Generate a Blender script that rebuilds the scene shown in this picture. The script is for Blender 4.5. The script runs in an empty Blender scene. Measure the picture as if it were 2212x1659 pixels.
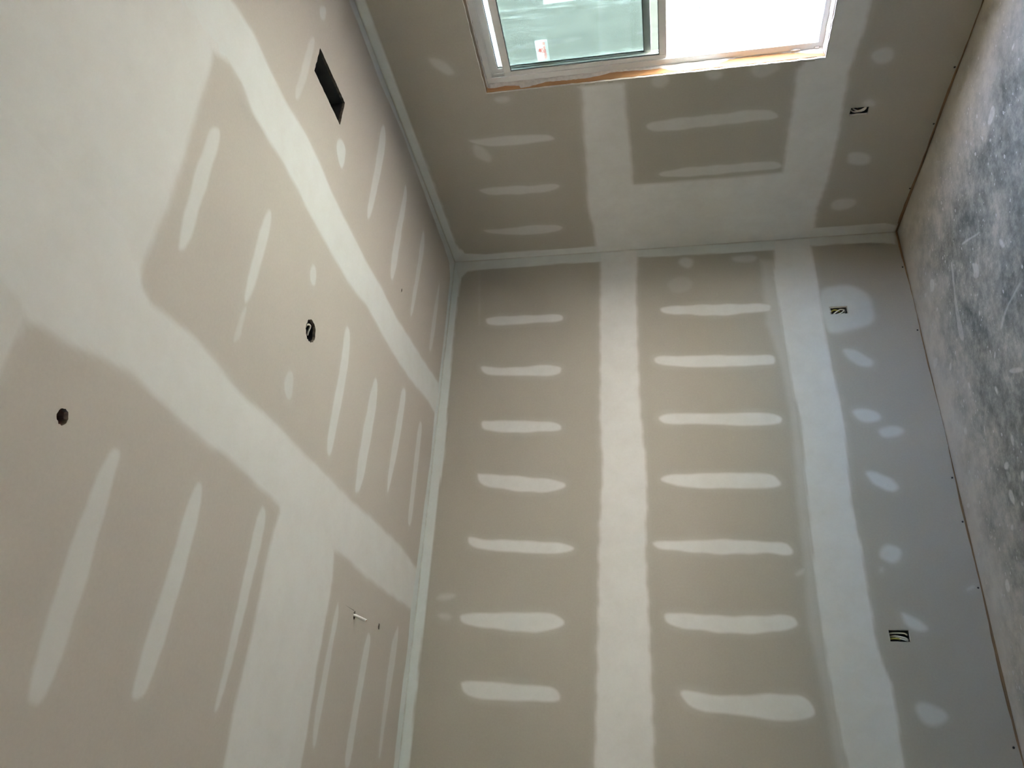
import bpy, bmesh, math, random
import numpy as np
from mathutils import Vector, Matrix
from mathutils.geometry import delaunay_2d_cdt

random.seed(7)
sc = bpy.context.scene
COL = sc.collection
PI = math.pi

# ------------------------------------------------------------------ camera
# room axes: wall_left is the plane y = 0, wall_right (with the window) the plane x = 0,
# floor z = 0, ceiling z = H.  The phone was held on its side, so "up" is picture-left.
H = 3.053
cam_d = bpy.data.cameras.new('camera')
cam_d.sensor_fit = 'HORIZONTAL'; cam_d.sensor_width = 36.0
cam_d.lens = 1693.165 * 36.0 / 2212.0
cam_d.clip_start = 0.02; cam_d.clip_end = 300
cam = bpy.data.objects.new('camera', cam_d); COL.objects.link(cam)
CR = [[0.053759828, 0.175465026, -0.983016737],
      [-0.872405535, 0.487204003, 0.039253545],
      [0.485817314, 0.855478979, 0.179268664]]
right, down, fwd = (Vector(r) for r in CR)
M = Matrix((right, -down, -fwd)).transposed().to_4x4()
M.translation = Vector((-3.568889, -4.432896, 1.636095))
cam.matrix_world = M
sc.camera = cam

# ------------------------------------------------------------------ sky, sun, exposure
world = bpy.data.worlds.new('sky'); sc.world = world
world.use_nodes = True
wn = world.node_tree.nodes; wl = world.node_tree.links
wn.clear()
sky = wn.new('ShaderNodeTexSky'); sky.sky_type = 'NISHITA'
sky.sun_disc = False; sky.sun_elevation = math.radians(58); sky.sun_rotation = math.radians(200)
sky.air_density = 1.0; sky.dust_density = 2.4; sky.ozone_density = 1.0
bgn = wn.new('ShaderNodeBackground'); bgn.inputs['Strength'].default_value = 0.25
wo = wn.new('ShaderNodeOutputWorld')
wl.new(sky.outputs['Color'], bgn.inputs['Color']); wl.new(bgn.outputs[0], wo.inputs['Surface'])

sun_d = bpy.data.lights.new('sun', 'SUN'); sun_d.energy = 12.0; sun_d.angle = math.radians(0.53)
sun_d.color = (1.0, 0.96, 0.90)
sun = bpy.data.objects.new('sun', sun_d); COL.objects.link(sun)
to_sun = Vector((-0.03, -0.50, 0.86)).normalized()
sun.rotation_euler = to_sun.to_track_quat('Z', 'Y').to_euler()
sun.location = (0, -12, 14)

sc.view_settings.view_transform = 'Standard'
sc.view_settings.look = 'None'
sc.view_settings.exposure = 4.22
sc.view_settings.gamma = 1.0
sc.view_settings.use_curve_mapping = False
sc.cycles.max_bounces = 9; sc.cycles.diffuse_bounces = 6; sc.cycles.glossy_bounces = 3
sc.cycles.transparent_max_bounces = 16; sc.cycles.transmission_bounces = 8
sc.cycles.sample_clamp_indirect = 12.0
sc.cycles.caustics_reflective = False; sc.cycles.caustics_refractive = False
sc.cycles.use_denoising = True
sc.cycles.use_adaptive_sampling = True; sc.cycles.adaptive_threshold = 0.08; sc.cycles.adaptive_min_samples = 16

# ------------------------------------------------------------------ helpers
def tag(o, label=None, cat=None, group=None, kind=None):
    if label: o['label'] = label
    if cat: o['category'] = cat
    if group: o['group'] = group
    if kind: o['kind'] = kind
    return o

def mesh_obj(name, verts, faces, mat, parent=None, smooth=False):
    me = bpy.data.meshes.new(name)
    me.from_pydata([tuple(v) for v in verts], [], [tuple(f) for f in faces])
    me.validate(); me.update()
    if smooth:
        me.polygons.foreach_set('use_smooth', [True] * len(me.polygons))
    if mat: me.materials.append(mat)
    o = bpy.data.objects.new(name, me); COL.objects.link(o)
    if parent: o.parent = parent
    return o

def empty(name, loc):
    o = bpy.data.objects.new(name, None); COL.objects.link(o)
    o.location = loc; o.empty_display_size = 0.05
    return o

class MB:
    """collects vertices and faces in world coordinates, then becomes one mesh object"""
    def __init__(s): s.v = []; s.f = []
    def add(s, vs, fs):
        k = len(s.v); s.v += [Vector(v) for v in vs]; s.f += [[i + k for i in f] for f in fs]; return s
    def box(s, x0, x1, y0, y1, z0, z1):
        return s.add([(x0,y0,z0),(x1,y0,z0),(x1,y1,z0),(x0,y1,z0),(x0,y0,z1),(x1,y0,z1),(x1,y1,z1),(x0,y1,z1)],
                     [(0,3,2,1),(4,5,6,7),(0,1,5,4),(1,2,6,5),(2,3,7,6),(3,0,4,7)])
    def prism(s, prof, axis, a, b):
        """closed profile (list of 2-D points in the two other axes, cyclic order) swept from a to b"""
        def pt(p, t):
            if axis == 'z': return (p[0], p[1], t)
            if axis == 'y': return (p[0], t, p[1])
            return (t, p[0], p[1])
        n = len(prof)
        vs = [pt(p, a) for p in prof] + [pt(p, b) for p in prof]
        fs = [(i, (i+1) % n, n + (i+1) % n, n + i) for i in range(n)] + [tuple(range(n))[::-1], tuple(range(n, 2*n))]
        return s.add(vs, fs)
    def tube(s, pts, r, seg=10, cap=True):
        pts = [Vector(p) for p in pts]; n = len(pts)
        up = None; k = len(s.v)
        rr = r if isinstance(r, (list, tuple)) else [r] * n
        for i, p in enumerate(pts):
            t = (pts[min(i+1, n-1)] - pts[max(i-1, 0)]).normalized()
            if up is None:
                up = Vector((0,0,1)) if abs(t.z) < .9 else Vector((1,0,0))
            b = t.cross(up).normalized(); up = b.cross(t).normalized()
            for j in range(seg):
                a = 2*PI*j/seg
                s.v.append(p + (b*math.cos(a) + up*math.sin(a)) * rr[i])
        for i in range(n-1):
            for j in range(seg):
                j2 = (j+1) % seg
                s.f.append([k+i*seg+j, k+i*seg+j2, k+(i+1)*seg+j2, k+(i+1)*seg+j])
        if cap:
            s.f.append([k+j for j in range(seg)][::-1]); s.f.append([k+(n-1)*seg+j for j in range(seg)])
        return s
    def build(s, name, mat, parent=None, bevel=0, smooth=False, segs=2):
        inv = Vector((0,0,0))
        if parent:
            w = Vector(parent.location); q = parent.parent
            while q: w = w + Vector(q.location); q = q.parent
            inv = w
        o = mesh_obj(name, [v - inv for v in s.v], s.f, mat, parent, smooth)
        bm = bmesh.new(); bm.from_mesh(o.data)
        bmesh.ops.remove_doubles(bm, verts=bm.verts, dist=1e-6)
        bmesh.ops.recalc_face_normals(bm, faces=bm.faces)
        if bevel:
            bmesh.ops.bevel(bm, geom=list(bm.edges), offset=bevel, segments=segs, affect='EDGES', profile=.5, clamp_overlap=True)
        bm.to_mesh(o.data); bm.free()
        return o

def spline(ctrl, n=8):
    """Catmull-Rom through the control points"""
    P = [Vector(c) for c in ctrl]; P = [P[0]*2 - P[1]] + P + [P[-1]*2 - P[-2]]
    out = []
    for i in range(1, len(P)-2):
        for k in range(n):
            t = k / n
            a, b, c, d = P[i-1], P[i], P[i+1], P[i+2]
            out.append(0.5*((2*b) + (c-a)*t + (2*a-5*b+4*c-d)*t*t + (3*b-a-3*c+d)*t**3))
    out.append(P[-2]); return out

# ------------------------------------------------------------------ materials
def new_mat(name):
    m = bpy.data.materials.new(name); m.use_nodes = True
    nt = m.node_tree; b = nt.nodes['Principled BSDF']
    return m, nt, b

def rgb(c): return (c[0], c[1], c[2], 1.0)

def pos_noise(nt, scale, detail=4, rough=.55, vec=None):
    n = nt.nodes.new('ShaderNodeTexNoise'); n.inputs['Scale'].default_value = scale
    n.inputs['Detail'].default_value = detail; n.inputs['Roughness'].default_value = rough
    if vec is None:
        g = nt.nodes.new('ShaderNodeNewGeometry'); vec = g.outputs['Position']
    nt.links.new(vec, n.inputs['Vector'])
    return n.outputs['Fac']

def ramp(nt, fac, stops):
    r = nt.nodes.new('ShaderNodeValToRGB')
    while len(r.color_ramp.elements) < len(stops): r.color_ramp.elements.new(.5)
    for e, (p, c) in zip(r.color_ramp.elements, stops):
        e.position = p; e.color = rgb(c) if len(c) == 3 else c
    nt.links.new(fac, r.inputs['Fac']); return r.outputs['Color']

def mix(nt, fac, a, b, mode='MIX'):
    m = nt.nodes.new('ShaderNodeMix'); m.data_type = 'RGBA'; m.blend_type = mode
    for sock, v in ((m.inputs[0], fac), (m.inputs[6], a), (m.inputs[7], b)):
        if hasattr(v, 'is_output'): nt.links.new(v, sock)
        elif isinstance(v, (int, float)): sock.default_value = v
        else: sock.default_value = rgb(v)
    return m.outputs[2]

def math_n(nt, op, a, b=None):
    m = nt.nodes.new('ShaderNodeMath'); m.operation = op
    for i, v in enumerate((a, b)):
        if v is None: continue
        if hasattr(v, 'is_output'): nt.links.new(v, m.inputs[i])
        else: m.inputs[i].default_value = v
    return m.outputs[0]

def bump(nt, bsdf, h, strength, dist=.002):
    b = nt.nodes.new('ShaderNodeBump'); b.inputs['Strength'].default_value = strength; b.inputs['Distance'].default_value = dist
    nt.links.new(h, b.inputs['Height']); nt.links.new(b.outputs[0], bsdf.inputs['Normal'])

# drywall paper and the compound on it: 'cover' says how thick the compound lies, 'cool' how fresh it is
def drywall_mat(name, PAPER_A, PAPER_B):
    m, nt, b = new_mat(name)
    big = pos_noise(nt, 1.7, 3, .5)
    paper = ramp(nt, big, [(.30, PAPER_A), (.70, PAPER_B)])
    fine = pos_noise(nt, 90, 3, .6)
    paper = mix(nt, .05, paper, ramp(nt, fine, [(.3, (.2,.19,.17)), (.7, (.62,.58,.52))]))
    ac = nt.nodes.new('ShaderNodeAttribute'); ac.attribute_name = 'cover'
    al = nt.nodes.new('ShaderNodeAttribute'); al.attribute_name = 'cool'
    comp = mix(nt, al.outputs['Fac'], COMP_WARM, COMP_COOL)
    blot = pos_noise(nt, 7.0, 5, .65)
    cov = math_n(nt, 'MULTIPLY', ac.outputs['Fac'], ramp_val(nt, blot, .28, .70, .80, 1.05))
    cl = nt.nodes.new('ShaderNodeClamp'); nt.links.new(cov, cl.inputs[0])
    col = mix(nt, cl.outputs[0], paper, comp)
    nt.links.new(col, b.inputs['Base Color'])
    b.inputs['Roughness'].default_value = .82; b.inputs['Specular IOR Level'].default_value = .28
    bump(nt, b, pos_noise(nt, 160, 2, .5), .08, .001)
    return m

def ramp_val(nt, v, a, b, c, d):
    m = nt.nodes.new('ShaderNodeMapRange')
    nt.links.new(v, m.inputs[0])
    for i, x in enumerate((a, b, c, d)): m.inputs[i+1].default_value = x
    return m.outputs[0]

PAPER_A = (.378, .358, .300); PAPER_B = (.408, .385, .326)
COMP_WARM = (.675, .672, .645); COMP_COOL = (.64, .685, .665)
MAT_DRY = drywall_mat('wall_board', PAPER_A, PAPER_B)
MAT_CBOARD = drywall_mat('ceiling_board', (.475,.44,.385), (.505,.467,.41))

def simple(name, col, rough=.6, spec=.4, noise=None, metal=0.0, bumps=None):
    m, nt, b = new_mat(name)
    if noise:
        sc_, amt = noise
        n = pos_noise(nt, sc_, 4)
        lo = tuple(c*(1-amt) for c in col); hi = tuple(min(1, c*(1+amt)) for c in col)
        nt.links.new(ramp(nt, n, [(.3, lo), (.7, hi)]), b.inputs['Base Color'])
    else:
        b.inputs['Base Color'].default_value = rgb(col)
    b.inputs['Roughness'].default_value = rough; b.inputs['Specular IOR Level'].default_value = spec
    b.inputs['Metallic'].default_value = metal
    if bumps: bump(nt, b, pos_noise(nt, bumps[0], 3), bumps[1])
    return m

def wood_mat(name, a, c, axis):
    m, nt, b = new_mat(name)
    g = nt.nodes.new('ShaderNodeNewGeometry')
    mp = nt.nodes.new('ShaderNodeMapping')
    nt.links.new(g.outputs['Position'], mp.inputs['Vector'])
    s = [60, 60, 60]; s['xyz'.index(axis)] = 2.2
    mp.inputs['Scale'].default_value = s
    n = pos_noise(nt, 1.0, 5, .6, mp.outputs[0])
    nt.links.new(ramp(nt, n, [(.32, a), (.68, c)]), b.inputs['Base Color'])
    b.inputs['Roughness'].default_value = .75
    bump(nt, b, n, .15)
    return m

def concrete_mat():
    m, nt, b = new_mat('concrete')
    g = nt.nodes.new('ShaderNodeNewGeometry')
    big = pos_noise(nt, 2.6, 8, .66)
    c = ramp(nt, big, [(.38, (.115,.125,.105)), (.50, (.265,.265,.225)), (.61, (.50,.455,.375))])
    # trowel blotches
    mid = pos_noise(nt, 11, 8, .74)
    c = mix(nt, .5, c, ramp(nt, mid, [(.40, (.105,.115,.10)), (.50, (.28,.275,.238)), (.62, (.58,.54,.46))]))
    # dragged scratches, pale
    mp = nt.nodes.new('ShaderNodeMapping'); nt.links.new(g.outputs['Position'], mp.inputs['Vector'])
    mp.inputs['Rotation'].default_value = (0, 0, .5); mp.inputs['Scale'].default_value = (4, 26, 1)
    st = pos_noise(nt, 1.0, 6, .72, mp.outputs[0])
    k = ramp_val(nt, st, .60, .74, 0, .55)
    c = mix(nt, k, c, (.58,.565,.53))
    # small spatters of compound
    vo = nt.nodes.new('ShaderNodeTexVoronoi'); vo.inputs['Scale'].default_value = 24
    vo.inputs['Randomness'].default_value = 1.0
    nt.links.new(g.outputs['Position'], vo.inputs['Vector'])
    d = ramp_val(nt, vo.outputs['Distance'], .10, .20, 1, 0)
    gate = ramp_val(nt, pos_noise(nt, 3.1, 3), .52, .60, 0, .75)
    c = mix(nt, math_n(nt, 'MULTIPLY', d, gate), c, (.66,.65,.62))
    # drywall dust along the two walls, with corner light painted into its colour
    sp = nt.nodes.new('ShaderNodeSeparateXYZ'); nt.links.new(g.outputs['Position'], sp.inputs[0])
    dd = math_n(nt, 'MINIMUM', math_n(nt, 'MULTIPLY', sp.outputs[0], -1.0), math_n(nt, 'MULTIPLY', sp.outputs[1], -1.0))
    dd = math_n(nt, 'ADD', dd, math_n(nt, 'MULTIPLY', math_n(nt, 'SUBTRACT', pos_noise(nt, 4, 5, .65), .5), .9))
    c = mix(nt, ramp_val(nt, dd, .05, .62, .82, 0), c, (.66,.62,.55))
    ac = nt.nodes.new('ShaderNodeAttribute'); ac.attribute_name = 'cover'
    c = mix(nt, math_n(nt, 'MULTIPLY', ac.outputs['Fac'], ramp_val(nt, pos_noise(nt, 45, 5, .7), .36, .62, .60, 1.0)), c, (.70,.68,.63))
    nt.links.new(c, b.inputs['Base Color'])
    b.inputs['Roughness'].default_value = .62; b.inputs['Specular IOR Level'].default_value = .4
    bump(nt, b, mid, .2, .003)
    return m

def glass_mat(name, tint, gloss=.05):
    m = bpy.data.materials.new(name); m.use_nodes = True
    nt = m.node_tree; nt.nodes.clear()
    out = nt.nodes.new('ShaderNodeOutputMaterial')
    tr = nt.nodes.new('ShaderNodeBsdfTransparent'); tr.inputs[0].default_value = rgb(tint)
    gl = nt.nodes.new('ShaderNodeBsdfGlossy'); gl.inputs['Roughness'].default_value = .02
    gl.inputs['Color'].default_value = (.9,1,.97,1)
    fr = nt.nodes.new('ShaderNodeFresnel'); fr.inputs[0].default_value = 1.45
    mx = nt.nodes.new('ShaderNodeMixShader')
    nt.links.new(fr.outputs[0], mx.inputs[0]); nt.links.new(tr.outputs[0], mx.inputs[1]); nt.links.new(gl.outputs[0], mx.inputs[2])
    nt.links.new(mx.outputs[0], out.inputs[0]); return m

def film_mat():
    m = bpy.data.materials.new('clear_film'); m.use_nodes = True
    nt = m.node_tree; nt.nodes.clear()
    out = nt.nodes.new('ShaderNodeOutputMaterial')
    tr = nt.nodes.new('ShaderNodeBsdfTransparent'); tr.inputs[0].default_value = (.90,.96,.95,1)
    gl = nt.nodes.new('ShaderNodeBsdfGlossy'); gl.inputs['Roughness'].default_value = .12
    tl = nt.nodes.new('ShaderNodeBsdfTranslucent'); tl.inputs[0].default_value = (.85,.9,.9,1)
    m1 = nt.nodes.new('ShaderNodeMixShader'); g = nt.nodes.new('ShaderNodeNewGeometry'); mp = nt.nodes.new('ShaderNodeMapping')
    nt.links.new(g.outputs['Position'], mp.inputs['Vector']); mp.inputs['Scale'].default_value = (1, 12, .8)
    mp.inputs['Rotation'].default_value = (.05, 0, 0)
    cr = pos_noise(nt, 1.0, 4, .55, mp.outputs[0])
    ridge = math_n(nt, 'ABSOLUTE', math_n(nt, 'SUBTRACT', cr, .5))       # paler, more translucent streaks down the film
    nt.links.new(ramp_val(nt, ridge, .0, .014, .26, .08), m1.inputs[0])
    nt.links.new(tr.outputs[0], m1.inputs[1]); nt.links.new(tl.outputs[0], m1.inputs[2])
    lw = nt.nodes.new('ShaderNodeLayerWeight'); lw.inputs[0].default_value = .35
    m2 = nt.nodes.new('ShaderNodeMixShader')
    nt.links.new(lw.outputs['Facing'], m2.inputs[0]); nt.links.new(m1.outputs[0], m2.inputs[1]); nt.links.new(gl.outputs[0], m2.inputs[2])
    nt.links.new(m2.outputs[0], out.inputs[0]); return m

def paper_mat(name='sticker_paper', col=(.86,.86,.85), back=(.84,.84,.83), w=.6):
    m = bpy.data.materials.new(name); m.use_nodes = True
    nt = m.node_tree; nt.nodes.clear()
    out = nt.nodes.new('ShaderNodeOutputMaterial')
    a = nt.nodes.new('ShaderNodeBsdfDiffuse'); a.inputs[0].default_value = rgb(col)
    t = nt.nodes.new('ShaderNodeBsdfTranslucent'); t.inputs[0].default_value = rgb(back)
    x = nt.nodes.new('ShaderNodeMixShader'); x.inputs[0].default_value = w
    nt.links.new(a.outputs[0], x.inputs[1]); nt.links.new(t.outputs[0], x.inputs[2]); nt.links.new(x.outputs[0], out.inputs[0])
    return m

MAT_CONC = concrete_mat()
MAT_CORE = simple('gypsum_core', (.70,.68,.63), .9, .2, (40, .08))
MAT_CORE_SHADED = simple('shaded_core', (.20,.18,.155), .9, .1, (60, .25))  # core darkened to paint shade into the ceiling hole edges
MAT_VINYL = simple('white_vinyl', (.74,.735,.715), .35, .5)
MAT_FOAM = simple('spray_foam', (.66,.62,.58), .9, .2, (60, .1), 0, (70, .5))
MAT_PINE_Z = wood_mat('pine_upright', (.40,.20,.085), (.52,.29,.13), 'z')
MAT_PINE_X = wood_mat('pine_plate_x', (.17,.105,.05), (.32,.21,.105), 'x')  # plate pines darkened, shade of the floor gap put into their colour
MAT_PINE_Y = wood_mat('pine_plate_y', (.13,.085,.05), (.28,.18,.10), 'y')
MAT_SHEATH = wood_mat('sheathing', (.40,.30,.19), (.55,.42,.28), 'z')
MAT_GROUND = simple('dry_ground', (.46,.44,.405), .95, .1, (1.2, .15))
MAT_STUCCO = simple('grey_stucco', (.55,.53,.50), .95, .1, (20, .05))
MAT_GALV = simple('galvanised_duct', (.10,.105,.105), .55, .5, (9, .3), .3)
MAT_DUCTBLACK = simple('duct_lining', (.012,.014,.014), .9, .1, (30, .2))
MAT_BOX = simple('box_plastic', (.05,.055,.06), .6, .4, (60, .2))
MAT_SHEATHW = simple('white_cable', (.72,.69,.62), .45, .5)
MAT_SHEATHY = simple('yellow_cable', (.50,.44,.10), .5, .5)
MAT_COPPER = simple('bare_copper', (.45,.24,.12), .4, .5, None, .8)
MAT_BLACK = simple('dark_screw', (.015,.015,.016), .5, .4)
MAT_RED = paper_mat('red_print', (.75,.05,.05), (.95,.16,.14), .85)
MAT_INK = paper_mat('grey_print', (.10,.12,.12), (.22,.26,.25), .85)
MAT_PAPER = paper_mat()
MAT_PINKPAPER = paper_mat('label_print', (.5,.46,.48), (.62,.56,.58), .85)
MAT_GLASS = glass_mat('tinted_glass', (.66,.705,.69))
MAT_FILM = film_mat()
MAT_GASKET = simple('dark_gasket', (.05,.07,.07), .6, .4)
MAT_PIPE = simple('brown_pipe', (.27,.19,.16), .6, .3, (30, .15))

# ------------------------------------------------------------------ drywall slabs with real holes
DW = .0127
PL = {'L': (lambda a, b, d: (a, d, b), (0, -1, 0)),      # plane y=0: (x, z), d goes into the wall
      'W': (lambda a, b, d: (d, a, b), (-1, 0, 0)),      # plane x=0: (y, z)
      'C': (lambda a, b, d: (a, b, H + d), (0, 0, -1)),  # ceiling: (x, y)
      'F': (lambda a, b, d: (a, b, -d), (0, 0, 1))}      # floor: (x, y)

def in_poly(p, poly):
    x, y = p; c = False; j = len(poly) - 1
    for i in range(len(poly)):
        xi, yi = poly[i]; xj, yj = poly[j]
        if (yi > y) != (yj > y) and x < (xj-xi)*(y-yi)/(yj-yi) + xi: c = not c
        j = i
    return c

def slab(name, plane, outline, holes, mat, thick=DW, parent=None, core=None):
    fn = PL[plane][0]
    verts = []; edges = []
    for loop in [outline] + holes:
        k = len(verts); n = len(loop)
        verts += [Vector(p) for p in loop]; edges += [(k+i, k+(i+1) % n) for i in range(n)]
    v2, e2, f2, *_ = delaunay_2d_cdt(verts, edges, [], 1, 1e-6)
    tri = []
    for f in f2:
        c = sum((v2[i] for i in f), Vector((0,0))) / len(f)
        if not any(in_poly(c, h) for h in holes): tri.append(tuple(f))
    n = len(v2)
    vs = [fn(v.x, v.y, 0) for v in v2] + [fn(v.x, v.y, thick) for v in v2]
    fs = list(tri) + [tuple(i+n for i in f[::-1]) for f in tri]
    cnt = {}
    for f in tri:
        for i in range(len(f)):
            a, b = f[i], f[(i+1) % len(f)]
            cnt[tuple(sorted((a, b)))] = cnt.get(tuple(sorted((a, b))), 0) + 1
    nfront = len(fs)
    for (a, b), c in cnt.items():
        if c == 1: fs.append((a, b, b+n, a+n))
    me = bpy.data.meshes.new(name); me.from_pydata(vs, [], fs); me.update()
    bm = bmesh.new(); bm.from_mesh(me); bmesh.ops.recalc_face_normals(bm, faces=bm.faces); bm.to_mesh(me); bm.free()
    me.materials.append(mat); me.materials.append(core or MAT_CORE)
    for i, p in enumerate(me.polygons):
        if i >= nfront: p.material_index = 1
    o = bpy.data.objects.new(name, me); COL.objects.link(o)
    if parent: o.parent = parent
    return o

def ragged_line(a, b, n, amp, seed):
    """points from a to b with a torn edge"""
    r = random.Random(seed); out = []
    ax, ay = a; bx, by = b; L = math.hypot(bx-ax, by-ay); nx, ny = -(by-ay)/L, (bx-ax)/L
    for i in range(n):
        t = i / n; w = (r.random()-.5)*2*amp if i else 0
        out.append((ax+(bx-ax)*t + nx*w, ay+(by-ay)*t + ny*w))
    return out

def ragged_rect(x0, x1, y0, y1, amp, seed, step=.02):
    c = [(x0,y0),(x1,y0),(x1,y1),(x0,y1)]; out = []
    for i in range(4):
        a, b = c[i], c[(i+1) % 4]
        n = max(2, int(math.hypot(b[0]-a[0], b[1]-a[1]) / step))
        out += ragged_line(a, b, n, amp, seed+i)
    return out

def ragged_circle(cx, cy, rx, ry, amp, seed, n=40):
    r = random.Random(seed)
    return [(cx+math.cos(2*PI*i/n)*(rx+(r.random()-.5)*2*amp), cy+math.sin(2*PI*i/n)*(ry+(r.random()-.5)*2*amp)) for i in range(n)]

XF, YR = -4.6, -5.2              # far ends of the room behind the camera
WY0, WY1, WZ0, WZ1 = -1.470, -2.850, .692, 2.508      # window opening
OUT_W = (-1.082, .451)           # centres of the three outlet openings
OUT_L1 = (-.605, .459)
OUT_L2 = (-2.632, .449)

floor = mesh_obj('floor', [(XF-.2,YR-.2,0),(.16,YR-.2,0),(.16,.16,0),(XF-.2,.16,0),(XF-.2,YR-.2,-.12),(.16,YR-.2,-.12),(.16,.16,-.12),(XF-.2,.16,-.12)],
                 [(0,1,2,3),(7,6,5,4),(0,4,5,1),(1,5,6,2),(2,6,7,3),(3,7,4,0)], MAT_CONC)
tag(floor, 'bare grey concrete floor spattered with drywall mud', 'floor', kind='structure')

def base_edge(a, b, z, seed):
    r = random.Random(seed); n = int(abs(b-a) / .045); out = []
    for i in range(n+1):
        out.append((a+(b-a)*i/n, z + .0035*math.sin(i*.31+seed) + .004*math.sin(i*.093+seed*2) + (r.random()-.5)*.003))
    return out

hole_L = [ragged_rect(OUT_L1[0]-.027, OUT_L1[0]+.027, OUT_L1[1]-.050, OUT_L1[1]+.050, .0015, 3, .012),
          ragged_rect(OUT_L2[0]-.029, OUT_L2[0]+.029, OUT_L2[1]-.049, OUT_L2[1]+.049, .0012, 9, .012)]
wall_left = slab('wall_left', 'L', base_edge(XF, .0127, .012, 2) + [(.0127, H), (XF, H)], hole_L, MAT_DRY)
tag(wall_left, 'long grey drywall wall striped with white joint compound', 'wall', kind='structure')

hole_W = [ragged_rect(WY1, WY0, WZ0, WZ1, .0018, 21, .03),
          ragged_rect(OUT_W[0]-.027, OUT_W[0]+.027, OUT_W[1]-.048, OUT_W[1]+.048, .002, 30, .012)]
wall_right = slab('wall_right', 'W', base_edge(YR, 0, .018, 5) + [(0, H), (YR, H)], hole_W, MAT_DRY)
tag(wall_right, 'grey drywall wall with the window opening', 'wall', kind='structure')

duct_r = (-.742, -.592, -2.310, -2.000)
LB = (-1.815, -1.865); PH = (-2.772, -2.957); SH = (-.930, -.933); ST = (-2.775, -.918); TH = (-2.752, -.571)
hole_C = [ragged_rect(*duct_r, .0018, 40, .012),
          ragged_circle(*LB, .050, .047, .0035, 41, 36), ragged_circle(*PH, .021, .019, .0022, 42, 22),
          ragged_circle(*SH, .013, .006, .001, 43, 12), ragged_circle(*ST, .020, .013, .0022, 44, 14), ragged_circle(*TH, .017, .011, .0035, 45, 11)]
ceiling = slab('ceiling', 'C', [(XF, YR), (0, YR), (0, 0), (XF, 0)], hole_C, MAT_CBOARD, core=MAT_CORE_SHADED)
tag(ceiling, 'drywall ceiling with wide bands of sanded joint compound', 'ceiling', kind='structure')

AY0, AY1, AZ0, AZ1 = -4.55, -3.65, 1.20, 2.15        # unseen opening added behind the camera to let in fill light
front_outline = [(YR, 0), (0, 0), (0, H), (YR, H)]
front_hole = [[(AY0, AZ0), (AY1, AZ0), (AY1, AZ1), (AY0, AZ1)]]
wall_front = slab('wall_front', 'W', front_outline, front_hole, MAT_DRY)
wall_front.location.x = XF - DW
tag(wall_front, 'drywall wall behind the camera, opposite the window', 'wall', kind='structure')
wall_rear = slab('wall_rear', 'L', [(XF, 0), (0, 0), (0, H), (XF, H)], [], MAT_DRY)
wall_rear.location.y = YR - DW
tag(wall_rear, 'drywall wall behind the camera, opposite the long wall', 'wall', kind='structure')

# framing behind the boards
MB().box(XF, .15, DW, .10, 0, .038).build('bottom_plate', MAT_PINE_X, wall_left)
MB().box(DW, .152, YR, DW-.001, 0, .038).build('bottom_plate', MAT_PINE_Y, wall_right)
MB().box(XF-.2, .16, .105, .16, 0, H+.3).build('outer_sheathing', MAT_SHEATH, wall_left)
x0, x1 = .1525, .1665
for nm, a in (('outer_sheathing', (YR-.2, WY1+.002, 0, H+.3)), ('outer_sheathing', (WY0-.002, .16, 0, H+.3)),
              ('outer_sheathing', (WY1+.002, WY0-.002, 0, WZ0-.002)), ('outer_sheathing', (WY1+.002, WY0-.002, WZ1+.002, H+.3))):
    MB().box(x0, x1, *a).build(nm, MAT_STUCCO, wall_right)
MB().box(DW, .152, WY0-.003, WY0+.035, .04, H).build('jack_stud', MAT_PINE_Z, wall_right)
MB().box(DW, .152, WY1-.035, WY1+.003, .04, H).build('jack_stud', MAT_PINE_Z, wall_right)
MB().box(DW, .152, WY1+.003, WY0-.003, WZ0-.04, WZ0+.002).build('rough_sill', MAT_PINE_Y, wall_right)
MB().box(DW, .152, WY1+.003, WY0-.003, WZ1-.002, WZ1+.2).build('header', MAT_PINE_Y, wall_right)
roof = MB().box(XF-.2, .1665, YR-.2, .16, H+.3, H+.34).build('roof', MAT_SHEATH)
tag(roof, 'plywood deck above the ceiling', 'roof', kind='structure')
sunshade = MB().box(XF-9.0, XF-.16, -14.0, 4.0, H+.05, H+.17).build('added_sunshade', MAT_SHEATH)  # unseen slab added to shade the ground outside the back opening
tag(sunshade, 'patio added out of view, shading the ground behind the camera', 'roof', kind='structure')
# outer skins of the walls behind the camera
for a in ((YR-.2, AY0, 0, H+.3), (AY1, .16, 0, H+.3), (AY0, AY1, AZ1, H+.3), (AY0, AY1, 0, AZ0)):
    MB().box(XF-.15, XF-.02, *a).build('outer_sheathing', MAT_SHEATH, wall_front)
MB().box(XF-.2, .16, YR-.15, YR-.02, 0, H+.3).build('outer_sheathing', MAT_SHEATH, wall_rear)

ground = mesh_obj('ground', [(-60,-60,-.14),(90,-60,-.14),(90,60,-.14),(-60,60,-.14)], [(0,1,2,3)], MAT_GROUND)
tag(ground, 'bright dry ground outside the window', 'ground', kind='structure')

view_block = MB().box(18, 26, 2, 24, -.14, 6.0).box(17.6, 26.4, 1.6, 24.4, 6.0, 6.2).build('dim_view_block', simple('dark_backdrop', (.085,.085,.075), .9, .1, (2, .1)))  # dark block added to keep the upper glass from washing out
tag(view_block, 'dark block added outside to dim the view through the upper glass', 'wall', kind='structure')

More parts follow.
